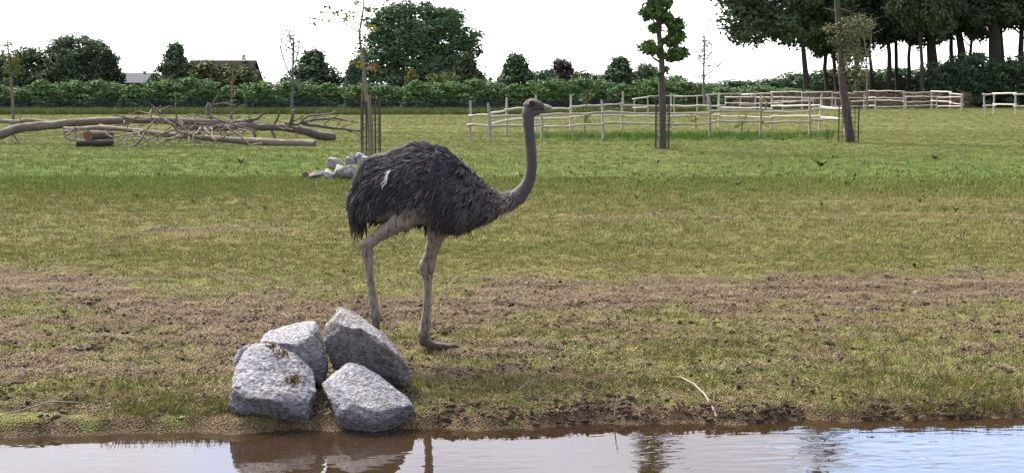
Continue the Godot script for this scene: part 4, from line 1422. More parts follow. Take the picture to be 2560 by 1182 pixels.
func planted_trees() -> void:
	rng.seed = 41
	var bark := Color(0.115, 0.10, 0.092)
	var pale_bark := Color(0.26, 0.23, 0.20)
	# the first big guarded tree, its crown going on above the picture
	var d := -G(1657, 373).z
	var base := G(1657, 373)
	var t := thing("pasture_tree", "tall slim guarded tree with clumped dark green leaves right of the ostrich", "tree", base)
	var m := MB.new()
	px_tube(m, [Vector2(1657, 376), Vector2(1657, 300), Vector2(1655, 200), Vector2(1655, 140), Vector2(1648, 80), Vector2(1645, 0), Vector2(1648, -150), Vector2(1645, -330), Vector2(1650, -480)], d, d, 9.8, 3.2, bark, 12, 0.25)
	part("trunk", m.commit(base), M.bark, t)
	var limbs := [[Vector2(1652, 155), Vector2(1635, 145), Vector2(1620, 125)], [Vector2(1657, 148), Vector2(1670, 140), Vector2(1695, 125)], [Vector2(1652, 110), Vector2(1672, 95), Vector2(1690, 75)], [Vector2(1646, 60), Vector2(1636, 55), Vector2(1625, 30)], [Vector2(1646, 20), Vector2(1620, 0), Vector2(1600, -60)], [Vector2(1647, -60), Vector2(1680, -90), Vector2(1700, -140)], [Vector2(1648, -160), Vector2(1615, -200), Vector2(1600, -250)], [Vector2(1647, -220), Vector2(1680, -260), Vector2(1700, -310)]]
	for l in limbs:
		var b := MB.new()
		px_tube(b, l, d, d + rng.randf_range(-0.5, 0.5), 4.0, 1.2, bark, 7, 0.2)
		part("limb", b.commit(base), M.bark, t)
	var s := d / F
	var lobes := []
	for q in [[1634, 28, 30, 18, 60], [1650, 8, 28, 13, 50], [1662, 40, 16, 11, 24], [1688, 62, 21, 18, 44], [1640, 70, 14, 10, 22], [1690, 92, 22, 14, 44], [1674, 105, 18, 10, 24], [1622, 116, 23, 15, 50], [1640, 128, 15, 10, 16], [1694, 130, 25, 14, 48], [1678, 142, 15, 8, 18], [1664, 172, 5, 4, 4], [1645, 182, 5, 4, 3],
			[1620, -40, 40, 26, 60], [1680, -60, 40, 26, 60], [1650, -100, 46, 28, 80], [1610, -150, 36, 24, 60], [1690, -160, 38, 26, 60], [1650, -210, 50, 30, 90], [1615, -270, 34, 24, 60], [1690, -290, 34, 26, 60], [1650, -350, 44, 30, 80], [1640, -420, 34, 26, 60], [1655, -480, 22, 22, 40]]:
		lobes.push_back([P(q[0], q[1], d) - base, Vector3(q[2] * s, q[3] * s, q[2] * s * 0.9), q[4]])
	part("crown", crown(lobes, 0.10, 9, 0.075, Color(0.042, 0.082, 0.030), Color(0.092, 0.150, 0.046), 61, 0.5).commit(Vector3.ZERO, false), M.leaf, t)
	guard("wire cage round the foot of the clump-leaved tree, dark post at its right", 1656, 372, 236, 36, 4)
	# the second, leaning, with brown old leaves
	base = G(2126, 356)
	d = -base.z
	s = d / F
	t = thing("pasture_tree", "leaning guarded tree with a stout dark foot and thin brownish leaves", "tree", base)
	m = MB.new()
	px_tube(m, [Vector2(2128, 360), Vector2(2122, 310), Vector2(2114, 255), Vector2(2106, 190), Vector2(2103, 110), Vector2(2095, 20), Vector2(2090, -120), Vector2(2094, -300), Vector2(2092, -450)], d, d, 12.0, 3.4, bark, 12, 0.25)
	part("trunk", m.commit(base), M.bark, t)
	for l in [[Vector2(2104, 130), Vector2(2125, 105), Vector2(2150, 85)], [Vector2(2108, 190), Vector2(2130, 170), Vector2(2160, 150)], [Vector2(2100, 70), Vector2(2080, 68), Vector2(2060, 70)], [Vector2(2097, 30), Vector2(2080, 25), Vector2(2062, 20)], [Vector2(2097, 20), Vector2(2115, 26), Vector2(2132, 30)], [Vector2(2092, -40), Vector2(2050, -80), Vector2(2020, -130)], [Vector2(2091, -100), Vector2(2130, -140), Vector2(2150, -190)], [Vector2(2093, -220), Vector2(2050, -250), Vector2(2030, -290)]]:
		var b := MB.new()
		px_tube(b, l, d, d + rng.randf_range(-0.5, 0.5), 3.6, 1.0, bark, 7, 0.2)
		part("limb", b.commit(base), M.bark, t)
	lobes = []
	for q in [[2135, 70, 42, 30, 110], [2160, 55, 30, 18, 48], [2125, 120, 22, 22, 28], [2108, 110, 14, 26, 24], [2075, 70, 16, 6, 14], [2112, 170, 14, 30, 24], [2150, 150, 26, 40, 48], [2095, 100, 20, 10, 19]]:
		lobes.push_back([P(q[0], q[1], d) - base, Vector3(q[2] * s, q[3] * s, q[2] * s * 0.9), q[4]])
	part("brown_foliage", crown(lobes, 0.06, 7, 0.13, Color(0.088, 0.098, 0.055), Color(0.150, 0.145, 0.088), 71, 0.5).commit(Vector3.ZERO, false), M.leaf, t)
	lobes = []
	for q in [[2060, -70, 40, 22, 40], [2120, -80, 44, 24, 40], [2090, -140, 52, 30, 70], [2040, -190, 40, 26, 60], [2130, -210, 42, 28, 60], [2085, -270, 54, 32, 80], [2050, -330, 38, 26, 50], [2120, -350, 38, 26, 50], [2090, -410, 40, 28, 60], [2092, -460, 24, 20, 30]]:
		lobes.push_back([P(q[0], q[1], d) - base, Vector3(q[2] * s, q[3] * s, q[2] * s * 0.9), q[4]])
	part("crown", crown(lobes, 0.085, 8, 0.13, Color(0.040, 0.068, 0.028), Color(0.068, 0.10, 0.034), 72, 0.5).commit(Vector3.ZERO, false), M.leaf, t)
	guard("wire cage round the foot of the leaning tree", 2122, 356, 262, 50, 4)
	# staked sapling left of the ostrich's back
	var z := func(x: float, y: float) -> Vector2: return Vector2(640.0 + x / 3.693, y / 3.693)
	d = 45.6
	var zl := func(x: float, y: float, cl: int) -> Array: return [640.0 + x / 3.693, y / 3.693, 0, 0, 1, cl]
	slim_tree("sapling", "thin staked sapling with few yellowish leaves inside a wire cage", [
		[[Vector2(925, 392), z.call(1040, 1170), z.call(1010, 850), z.call(985, 550), z.call(960, 400), z.call(955, 290), z.call(975, 170), z.call(988, 60), z.call(985, -60)], 5.0, 1.5],
		[[z.call(955, 300), z.call(905, 270), z.call(830, 225), z.call(750, 178)], 2.0, 0.9], [[z.call(905, 225), z.call(930, 190), z.call(985, 130)], 1.6, 1.2], [[z.call(955, 290), z.call(920, 240), z.call(905, 190), z.call(890, 120)], 1.6, 0.8], [[z.call(840, 228), z.call(780, 150), z.call(720, 110), z.call(660, 60)], 1.3, 0.6], [[z.call(790, 200), z.call(700, 210), z.call(590, 185)], 1.1, 0.5], [[z.call(720, 110), z.call(620, 130), z.call(520, 165)], 1.0, 0.5], [[z.call(980, 60), z.call(930, 30), z.call(905, 10)], 1.0, 0.5], [[z.call(985, 70), z.call(1030, 80)], 1.0, 0.5], [[z.call(958, 300), z.call(1010, 265), z.call(1075, 245)], 1.3, 0.7], [[z.call(990, 640), z.call(1050, 640), z.call(1090, 610)], 1.4, 0.7], [[z.call(985, 570), z.call(940, 585)], 1.2, 0.6]], d, pale_bark,
		[zl.call(520, 165, 0), zl.call(515, 215, 0), zl.call(660, 50, 1), zl.call(665, 80, 0), zl.call(620, 110, 0), zl.call(600, 180, 1), zl.call(655, 185, 0), zl.call(725, 110, 0), zl.call(770, 100, 0), zl.call(820, 165, 1), zl.call(825, 185, 0), zl.call(880, 110, 1), zl.call(880, 150, 0), zl.call(925, 30, 0), zl.call(950, 15, 1), zl.call(1030, 75, 1), zl.call(1035, 90, 0), zl.call(1065, 240, 2), zl.call(1040, 255, 2), zl.call(1085, 265, 2), zl.call(995, 375, 3), zl.call(975, 350, 3), zl.call(930, 440, 3), zl.call(935, 575, 2), zl.call(920, 590, 2), zl.call(955, 600, 2), zl.call(1080, 605, 4), zl.call(1060, 620, 4), zl.call(1110, 600, 4), zl.call(1090, 640, 4), zl.call(965, 400, 3), zl.call(850, 130, 0), zl.call(735, 130, 1)],
		[Color(0.14, 0.155, 0.06), Color(0.17, 0.16, 0.04), Color(0.26, 0.21, 0.04), Color(0.075, 0.12, 0.04), Color(0.20, 0.14, 0.06)], 0.17, 9, 0.0)
	guard("tall wire cage with stakes round the sapling behind the ostrich", 927, 392, 248, 50, 4)
	var sm := MB.new()
	var so := P(929, 392, 45.2)
	so.y = height(so.x, 45.2)
	sm.tube([so - Vector3(0, 0.1, 0), P(927, 320, 45.2), P(922, 236, 45.2)], [0.06, 0.055, 0.05], 8, Color(0.23, 0.18, 0.13), 0.15, n_rock)
	var sp := part("tree_stake", sm.commit(so), M.rail, self)
	sp.position = so
	tag(sp, "stout brown stake tied beside the caged sapling", "stake")
	var sm2 := MB.new()
	var so2 := P(903, 386, 46.2)
	so2.y = height(so2.x, 46.2)
	sm2.tube([so2 - Vector3(0, 0.1, 0), P(905, 290, 46.2), P(905, 195, 46.2)], [0.035, 0.03, 0.025], 7, Color(0.18, 0.15, 0.12), 0.15, n_rock)
	var sp2 := part("tree_stake", sm2.commit(so2), M.rail, self)
	sp2.position = so2
	tag(sp2, "thin tall stake at the left of the caged sapling", "stake")
	# others, further off
	slim_tree("sapling", "pale thin upright tree with bare crown left of the cone tree", [[[Vector2(729, 282), Vector2(730, 230), Vector2(731, 173), Vector2(733, 120), Vector2(731, 95)], 3.7, 1.9], [[Vector2(727, 190), Vector2(712, 160), Vector2(701, 122), Vector2(704, 92)], 2.0, 1.2], [[Vector2(731, 165), Vector2(742, 140), Vector2(748, 97)], 1.8, 1.1], [[Vector2(710, 152), Vector2(699, 118), Vector2(690, 103)], 1.1, 0.8], [[Vector2(732, 130), Vector2(724, 100), Vector2(722, 78)], 1.2, 0.8], [[Vector2(748, 110), Vector2(757, 100)], 0.9, 0.7], [[Vector2(706, 125), Vector2(718, 105), Vector2(722, 95)], 0.9, 0.7]], 105.0, Color(0.15, 0.145, 0.17), [[722, 90, 26, 18, 90], [728, 120, 26, 26, 80], [728, 150, 22, 20, 30]], [Color(0.13, 0.14, 0.14), Color(0.17, 0.17, 0.18)], 0.22, 3, 0.0)
	slim_tree("sapling", "yellow-green young tree with a bare stem at the left edge", [[[Vector2(31, 298), Vector2(29, 240), Vector2(26, 200), Vector2(22, 150), Vector2(16, 105)], 4.0, 1.4], [[Vector2(26, 195), Vector2(40, 165), Vector2(44, 135)], 1.6, 0.8], [[Vector2(25, 180), Vector2(8, 150), Vector2(3, 125)], 1.6, 0.8]], 100.0, Color(0.24, 0.21, 0.18), [[30, 165, 26, 34, 130], [8, 125, 14, 22, 50], [36, 150, 16, 26, 60], [20, 110, 10, 10, 20]], [Color(0.13, 0.15, 0.035), Color(0.10, 0.13, 0.035), Color(0.17, 0.17, 0.05)], 0.16, 6, 0.0)
	slim_tree("sapling", "faint brownish young tree before the hedge under the larger house", [[[Vector2(577, 300), Vector2(578, 240), Vector2(581, 190), Vector2(580, 170)], 3.6, 1.2], [[Vector2(580, 210), Vector2(590, 190), Vector2(594, 175)], 1.3, 0.7], [[Vector2(579, 215), Vector2(566, 195)], 1.2, 0.7]], 105.0, Color(0.20, 0.16, 0.14), [[580, 190, 22, 22, 36]], [Color(0.13, 0.12, 0.07), Color(0.10, 0.11, 0.05)], 0.13, 3, 0.0)
	slim_tree("sapling", "wispy pale birch-like tree standing against the sky before the wood", [[[Vector2(1762, 262), Vector2(1760, 205), Vector2(1761, 150), Vector2(1762, 90)], 3.6, 1.7], [[Vector2(1760, 200), Vector2(1742, 190), Vector2(1728, 184)], 1.5, 1.1], [[Vector2(1761, 190), Vector2(1785, 175), Vector2(1808, 152)], 1.5, 1.1], [[Vector2(1761, 150), Vector2(1780, 130), Vector2(1775, 105)], 1.4, 0.9], [[Vector2(1761, 165), Vector2(1748, 145), Vector2(1750, 120)], 1.4, 0.9]], 120.0, Color(0.22, 0.21, 0.205), [[1768, 110, 24, 20, 60], [1760, 140, 26, 24, 60], [1785, 165, 26, 16, 30], [1745, 180, 18, 14, 16], [1765, 195, 40, 12, 24]], [Color(0.15, 0.17, 0.14), Color(0.20, 0.21, 0.18)], 0.26, 3, 0.0)
	slim_tree("sapling", "small leafy sapling inside the rail pen right of the ostrich's head", [[[Vector2(1462, 345), Vector2(1463, 300), Vector2(1466, 260), Vector2(1464, 238)], 1.6, 0.7], [[Vector2(1465, 262), Vector2(1475, 245), Vector2(1482, 236)], 0.8, 0.5], [[Vector2(1464, 300), Vector2(1474, 288)], 0.8, 0.5]], 64.5, Color(0.20, 0.17, 0.12), [[1460, 250, 12, 16, 16], [1478, 240, 8, 8, 8], [1466, 285, 14, 18, 22], [1468, 305, 14, 8, 12]], [Color(0.12, 0.15, 0.045), Color(0.17, 0.18, 0.06)], 0.13, 4, 0.0)
	slim_tree("sapling", "low yellowish sapling inside the rail pen, right of the guarded tree", [[[Vector2(1741, 325), Vector2(1740, 300), Vector2(1737, 285)], 1.5, 0.7], [[Vector2(1740, 305), Vector2(1722, 295)], 0.8, 0.5]], 66.0, Color(0.20, 0.17, 0.12), [[1735, 295, 22, 10, 26]], [Color(0.17, 0.17, 0.06), Color(0.22, 0.19, 0.08)], 0.13, 4, 0.0)
	slim_tree("sapling", "yellowish sapling in front of the third far post of the rail pen", [[[Vector2(1855, 335), Vector2(1857, 310), Vector2(1866, 295), Vector2(1868, 280)], 1.6, 0.7], [[Vector2(1858, 312), Vector2(1845, 300)], 0.9, 0.5]], 66.5, Color(0.20, 0.17, 0.12), [[1862, 300, 16, 14, 24], [1846, 312, 10, 8, 10], [1912, 255, 8, 22, 16]], [Color(0.15, 0.16, 0.05), Color(0.24, 0.20, 0.09)], 0.14, 4, 0.0)
	slim_tree("sapling", "brown-leaved sapling with a pale slim stem beside the leaning tree", [[[Vector2(2169, 275), Vector2(2169, 220), Vector2(2168, 150), Vector2(2160, 80)], 3.0, 1.0], [[Vector2(2168, 170), Vector2(2150, 130), Vector2(2140, 90)], 1.5, 0.7], [[Vector2(2168, 140), Vector2(2180, 100), Vector2(2176, 60)], 1.4, 0.7]], 120.0, Color(0.25, 0.23, 0.2), [[2150, 70, 38, 34, 330], [2150, 160, 30, 50, 260], [2118, 150, 20, 46, 120], [2140, 215, 30, 20, 70]], [Color(0.10, 0.105, 0.06), Color(0.15, 0.14, 0.09), Color(0.085, 0.10, 0.05)], 0.16, 4, 0.0)

# ---------------------------------------------------------------- ostrich
var grid_lo := Vector3.ZERO
var cell := 0.01
var dim := Vector3i.ZERO
var field := PackedFloat32Array()
var near := {}

func grid(lo: Vector3, hi: Vector3, c: float) -> void:
	grid_lo = lo
	cell = c
	dim = Vector3i(((hi - lo) / c).ceil()) + Vector3i.ONE
	field = PackedFloat32Array()
	field.resize(dim.x * dim.y * dim.z)
	field.fill(1.0)
	near = {}

# a tapered bone joined into the field with a smooth minimum; flat: its breadth in z as a share of its height
func bone(a: Vector3, b: Vector3, ra: float, rb: float, k: float, flat := 1.0) -> void:
	var reach := maxf(ra, rb) + k + cell * 3.0
	var lo := Vector3i(((a.min(b) - Vector3.ONE * reach - grid_lo) / cell).floor()).clamp(Vector3i.ZERO, dim - Vector3i.ONE)
	var hi := Vector3i(((a.max(b) + Vector3.ONE * reach - grid_lo) / cell).ceil()).clamp(Vector3i.ZERO, dim - Vector3i.ONE)
	var ab := b - a
	var l2 := maxf(ab.length_squared(), 1e-9)
	for z in range(lo.z, hi.z + 1):
		for y in range(lo.y, hi.y + 1):
			var row := (z * dim.y + y) * dim.x
			for x in range(lo.x, hi.x + 1):
				var p := grid_lo + Vector3(x, y, z) * cell
				var t := clampf((p - a).dot(ab) / l2, 0, 1)
				var q := p - a - ab * t
				q.z /= flat
				var d := q.length() - lerpf(ra, rb, t)
				var e := field[row + x]
				var h := maxf(k - absf(d - e), 0.0) / k
				var r := minf(d, e) - h * h * k * 0.25
				field[row + x] = r
				if absf(r) < cell * 2.2:
					near[row + x] = true

# surface nets: one vertex in each cell that the surface crosses, one quad round each crossed edge
func net(m: MB, paint: Callable) -> void:
	var at := {}
	var sx := 1
	var sy := dim.x
	var sz := dim.x * dim.y
	var steps := [0, sx, sy, sx + sy, sz, sx + sz, sy + sz, sx + sy + sz]
	var cells := {}
	for n in near:
		for s in steps:
			cells[n - s] = true
	var last := field.size() - sz - sy - sx - 1
	for n in cells:
		if n < 0 or n > last:
			continue
		var mask := 0
		for c in 8:
			if field[n + steps[c]] < 0.0:
				mask |= 1 << c
		if mask == 0 or mask == 255:
			continue
		var sum := Vector3.ZERO
		var cnt := 0
		for c in 8:
			for ax in 3:
				if c & (1 << ax):
					continue
				var c2 := c | (1 << ax)
				var f0 := field[n + steps[c]]
				var f1 := field[n + steps[c2]]
				if (f0 < 0.0) != (f1 < 0.0):
					var q := Vector3(c & 1, (c >> 1) & 1, (c >> 2) & 1)
					q[ax] += f0 / (f0 - f1)
					sum += q
					cnt += 1
		var ix: int = n % dim.x
		var iy: int = (n / dim.x) % dim.y
		var iz: int = n / sz
		if ix >= dim.x - 1 or iy >= dim.y - 1:
			continue
		var p := grid_lo + (Vector3(ix, iy, iz) + sum / cnt) * cell
		at[n] = m.add(p, paint.call(p))
	var st := [sx, sy, sz]
	for n in at:
		for ax in 3:
			var u: int = st[(ax + 1) % 3]
			var w: int = st[(ax + 2) % 3]
			# the edge from this cell's first corner along ax
			var f0 := field[n]
			var f1 := field[n + st[ax]]
			if (f0 < 0.0) == (f1 < 0.0):
				continue
			if not (at.has(n - u) and at.has(n - w) and at.has(n - u - w)):
				continue
			if f0 < 0.0:
				m.quad(at[n - u - w], at[n - u], at[n], at[n - w])
			else:
				m.quad(at[n - w], at[n], at[n - u], at[n - u - w])

const OD := 11.75
func O(px: float, py: float, z := 0.0) -> Vector3:
	return P(px, py, OD - z)

func to_px(p: Vector3) -> Vector2:
	var c := (p - EYE).rotated(Vector3.RIGHT, PITCH)
	return Vector2(1280.0 + F * c.x / -c.z, 591.0 - F * c.y / -c.z)

func chain(list: Array, k: float, flat := 1.0) -> void:
	var s := OD / F
	for q in list.size() - 1:
		var a: Array = list[q]
		var b: Array = list[q + 1]
		bone(O(a[0], a[1], a[3]), O(b[0], b[1], b[3]), a[2] * s, b[2] * s, k, flat)

func body_color(p: Vector3) -> Color:
	var q := to_px(p)
	var f := 1.0 + 0.3 * n_rock.get_noise_3dv(p * 14.0)
	var c := Color(0.02, 0.018, 0.02)
	if q.y > 520.0 and q.x < 1135.0 and (q.y > 560.0 or (q.x > 940.0 and q.x < 1085.0)):
		c = Color(0.315, 0.280, 0.250)
		c = c.lerp(c * Color(0.45, 0.41, 0.38), sst(-0.05, 0.35, n_rock.get_noise_3dv(p * Vector3(50, 9, 50))))
		var toe := q.y - 842.0 if q.x > 1000.0 else q.y - 798.0
		c = c.lerp(Color(0.12, 0.105, 0.09), sst(-8, 8, toe + 20.0 * n_rock.get_noise_3dv(p * 25.0)))
	elif q.x > 1235.0:
		c = Color(0.105, 0.095, 0.10)
	return Color(c.r * f, c.g * f, c.b * f)

func ostrich() -> void:
	rng.seed = 99
	var s := OD / F
	var foot := O(1062, 872, -0.12)
	foot.y = height(foot.x, -foot.z)
	var t := thing("ostrich", "shaggy dark grey ostrich walking right behind the boulders", "ostrich", foot)
	var m := MB.new()
	grid(O(850, 905, -0.45).min(O(850, 905, 0.45)) - Vector3.ONE * 0.05, O(1400, 230, 0.45).max(O(1400, 230, -0.45)) + Vector3.ONE * 0.05, 0.0105)
	# trunk of the body
	chain([[925, 505, 52, 0], [968, 468, 76, 0], [1050, 452, 86, 0], [1145, 498, 66, 0], [1205, 510, 38, 0], [1245, 509, 27, 0]], 0.10, 0.9)
	chain([[1050, 500, 62, 0], [1150, 520, 55, 0]], 0.08, 0.95)
	chain([[1095, 430, 56, 0], [1165, 472, 44, 0]], 0.05, 0.9)
	# neck
	chain([[1240, 509, 26, 0], [1270, 505, 23.5, 0], [1296, 491, 20, 0], [1314, 469, 16.5, 0], [1325, 444, 14, 0], [1329.5, 415, 13.2, 0], [1328, 380, 13.2, 0], [1324.5, 340, 13.2, 0], [1321, 305, 14, 0], [1321, 284, 15.5, 0], [1323, 272, 15, 0]], 0.008)
	# near leg, lifting off
	chain([[1034, 518, 46, 0.13], [1006, 549, 27, 0.15], [964, 578, 15.5, 0.15], [930, 602, 12.5, 0.14], [914, 613, 17, 0.14]], 0.035)
	chain([[911, 611, 12, 0.14], [917, 632, 15, 0.14], [920, 652, 11.5, 0.14], [925.5, 707, 9.2, 0.14], [933, 755, 10.2, 0.14], [937, 785, 13, 0.14], [938, 800, 12, 0.14]], 0.015)
	chain([[938, 800, 11, 0.14], [938, 826, 10.5, 0.13], [949, 858, 9.5, 0.12], [966, 884, 7, 0.12]], 0.012)
	chain([[936, 800, 8, 0.16], [930, 826, 7, 0.20], [936, 852, 5.5, 0.22], [946, 868, 4, 0.22]], 0.012)
	chain([[908, 604, 7, 0.14], [918, 640, 4.5, 0.165], [926, 720, 4, 0.165], [934, 780, 5, 0.165]], 0.01)
	# far leg, standing
	chain([[1098, 540, 40, -0.10], [1092, 580, 24, -0.11], [1082, 618, 17, -0.12], [1072, 650, 16.5, -0.12], [1068, 668, 20, -0.12]], 0.03)
	chain([[1057, 660, 10, -0.12], [1058, 684, 8, -0.12]], 0.015)
	chain([[1068, 668, 17, -0.12], [1069, 690, 12.5, -0.12], [1069, 738, 9.6, -0.12], [1064.5, 799, 12, -0.12], [1060, 832, 14.5, -0.12], [1060, 851, 14, -0.12]], 0.015)
	chain([[1071, 672, 6, -0.10], [1073, 700, 4, -0.09], [1071, 780, 4.5, -0.085], [1064, 835, 6, -0.085]], 0.01)
	chain([[1060, 852, 13, -0.12], [1076, 862, 11, -0.11], [1102, 866, 9.5, -0.10], [1128, 867, 9, -0.09], [1143, 869, 6, -0.09]], 0.015)
	chain([[1062, 856, 9, -0.14], [1082, 862, 7, -0.19], [1102, 862, 6, -0.23], [1112, 864, 4, -0.24]], 0.012)
	net(m, body_color)
	var vb := m.v.duplicate()
	var nb := m.normals()
	# head on its own finer grid
	grid(O(1295, 315, -0.1).min(O(1295, 315, 0.1)), O(1395, 232, 0.1).max(O(1395, 232, -0.1)), 0.0042)
	chain([[1322, 312, 13.4, 0], [1321, 285, 14, 0]], 0.02)
	chain([[1322, 264, 13.5, 0], [1333, 261, 13.5, 0]], 0.02, 0.9)
	chain([[1330, 257, 11, 0], [1348, 262, 8, 0], [1358, 265, 5.5, 0]], 0.016, 1.1)
	chain([[1325, 280, 14, 0], [1340, 279, 9.5, 0], [1356, 274, 5, 0]], 0.018, 0.95)
	for sz in [-1.0, 1.0]:
		chain([[1327, 253.5, 4.5, 0.040 * sz], [1340, 256, 3.5, 0.034 * sz]], 0.012)
		chain([[1322, 262, 4, 0.044 * sz], [1332, 270, 3.5, 0.040 * sz]], 0.01)
	net(m, func(p: Vector3) -> Color:
		var q := to_px(p)
		var f := 1.0 + 0.25 * n_rock.get_noise_3dv(p * 60.0)
		var c := Color(0.13, 0.115, 0.112)
		if q.y > 271.0 and q.y < 275.5 and q.x > 1326.0:
			c = Color(0.05, 0.045, 0.045)
		elif q.distance_to(Vector2(1329, 261)) < 9.0:
			c = Color(0.06, 0.055, 0.058)
		return Color(c.r * f, c.g * f, c.b * f))
	part("body", m.commit(foot), M.skin, t)
	# beak: upper and lower, with a dark nostril
	var bk := MB.new()
	bk.tube([O(1350, 263.5), O(1360, 264.5), O(1370, 266), O(1378, 268), O(1381, 269.5)], [6.2 * s, 5.2 * s, 4.0 * s, 2.6 * s, 0.8 * s], 12, Color(0.34, 0.31, 0.28))
	part("upper_beak", bk.commit(foot), M.beak, t)
	var bl := MB.new()
	bl.tube([O(1350, 272), O(1362, 272.5), O(1371, 272), O(1378, 271)], [4.5 * s, 3.4 * s, 2.6 * s, 1.0 * s], 10, Color(0.13, 0.115, 0.105))
	part("lower_beak", bl.commit(foot), M.beak, t)
	for sz in [-1.0, 1.0]:
		var no := MB.new()
		no.tube([O(1356, 262.6, 0.0165 * sz), O(1362, 264.2, 0.0150 * sz)], [1.5 * s, 1.2 * s], 6, Color(0.02, 0.018, 0.018))
		part("nostril", no.commit(foot), M.beak, t)
		var ey := SphereMesh.new()
		ey.radius = 5.6 * s
		ey.height = 11.2 * s
		ey.radial_segments = 18
		ey.rings = 10
		var eye := part("eye", ey, M.eye, t)
		eye.position = O(1329.5, 260.8, 0.036 * sz) - foot
	M.eye.albedo_color = Color(0.012, 0.009, 0.008).linear_to_srgb()
	# claws
	for q in [[1141, 868, -0.09, 1150, 873], [1110, 863, -0.24, 1117, 867]]:
		var cl := MB.new()
		cl.tube([O(q[0], q[1], q[2]), O((q[0] + q[3]) / 2.0 + 1, q[1] + 0.5, q[2]), O(q[3], q[4], q[2])], [4.5 * s, 3.2 * s, 1.0 * s], 8, Color(0.09, 0.08, 0.07))
		part("claw", cl.commit(foot), M.beak, t)
	for leg in [[[912, 620, 0.175], [918, 650, 0.172], [924, 707, 0.166], [931, 755, 0.170], [936, 786, 0.178]], [[1074, 690, -0.075], [1074, 738, -0.082], [1071, 790, -0.078], [1066, 835, -0.07]]]:
		var sc := MB.new()
		for k in 26:
			var u: float = k / 25.0 * (leg.size() - 1)
			var a: Array = leg[mini(int(u), leg.size() - 2)]
			var b: Array = leg[mini(int(u), leg.size() - 2) + 1]
			var fr := u - mini(int(u), leg.size() - 2)
			var c := O(lerpf(a[0], b[0], fr), lerpf(a[1], b[1], fr), lerpf(a[2], b[2], fr) - 0.012)
			var f := rng.randf_range(0.8, 1.15)
			sc.tube([c + Vector3(0, 0.007, 0.0), c + Vector3(0.001, 0, 0.004), c - Vector3(0, 0.008, 0.001)], [0.006, 0.011, 0.007], 7, Color(0.35 * f, 0.30 * f, 0.262 * f), 0.2, n_rock)
		part("leg_scutes", sc.commit(foot), M.beak, t)
	plumage(t, foot, vb, nb)

# one feather lock: a ridged ribbon that follows the body and lifts at its tip
func lock(m: MB, at: Vector3, n: Vector3, dir: Vector3, l: float, w: float, lift: float, fall: float, c: Color, c_tip: Color, wave := 0.0, blunt := false) -> void:
	var side := dir.cross(n).normalized()
	var prev := []
	var steps := 5
	var ph := rng.randf() * TAU
	for k in steps + 1:
		var u := float(k) / steps
		var p := at + dir * l * u + n * (lift * (0.25 + u * (1.5 - 0.75 * u)) - 0.008) + Vector3.DOWN * fall * u * u * l + side * wave * sin(ph + u * 5.0) * w
		var ww := w * (0.55 + 0.6 * u) * (1.0 - pow(u, 6.0 if blunt else 2.2))
		if k == steps:
			ww = w * (0.25 if blunt else 0.05)
		var cc := c.lerp(c_tip, u)
		var ids := [m.add(p - side * ww - n * ww * 0.45, cc), m.add(p + n * ww * 0.15, cc), m.add(p + side * ww - n * ww * 0.45, cc)]
		if k > 0:
			m.quad(prev[0], prev[1], ids[1], ids[0])
			m.quad(prev[1], prev[2], ids[2], ids[1])
		prev = ids

func dark_feather() -> Color:
	var f := rng.randf_range(0.55, 1.45)
	var c := Color(0.025, 0.024, 0.030)
	if rng.randf() < 0.09:
		c = Color(0.065, 0.056, 0.054)
	return Color(c.r * f, c.g * f, c.b * f)

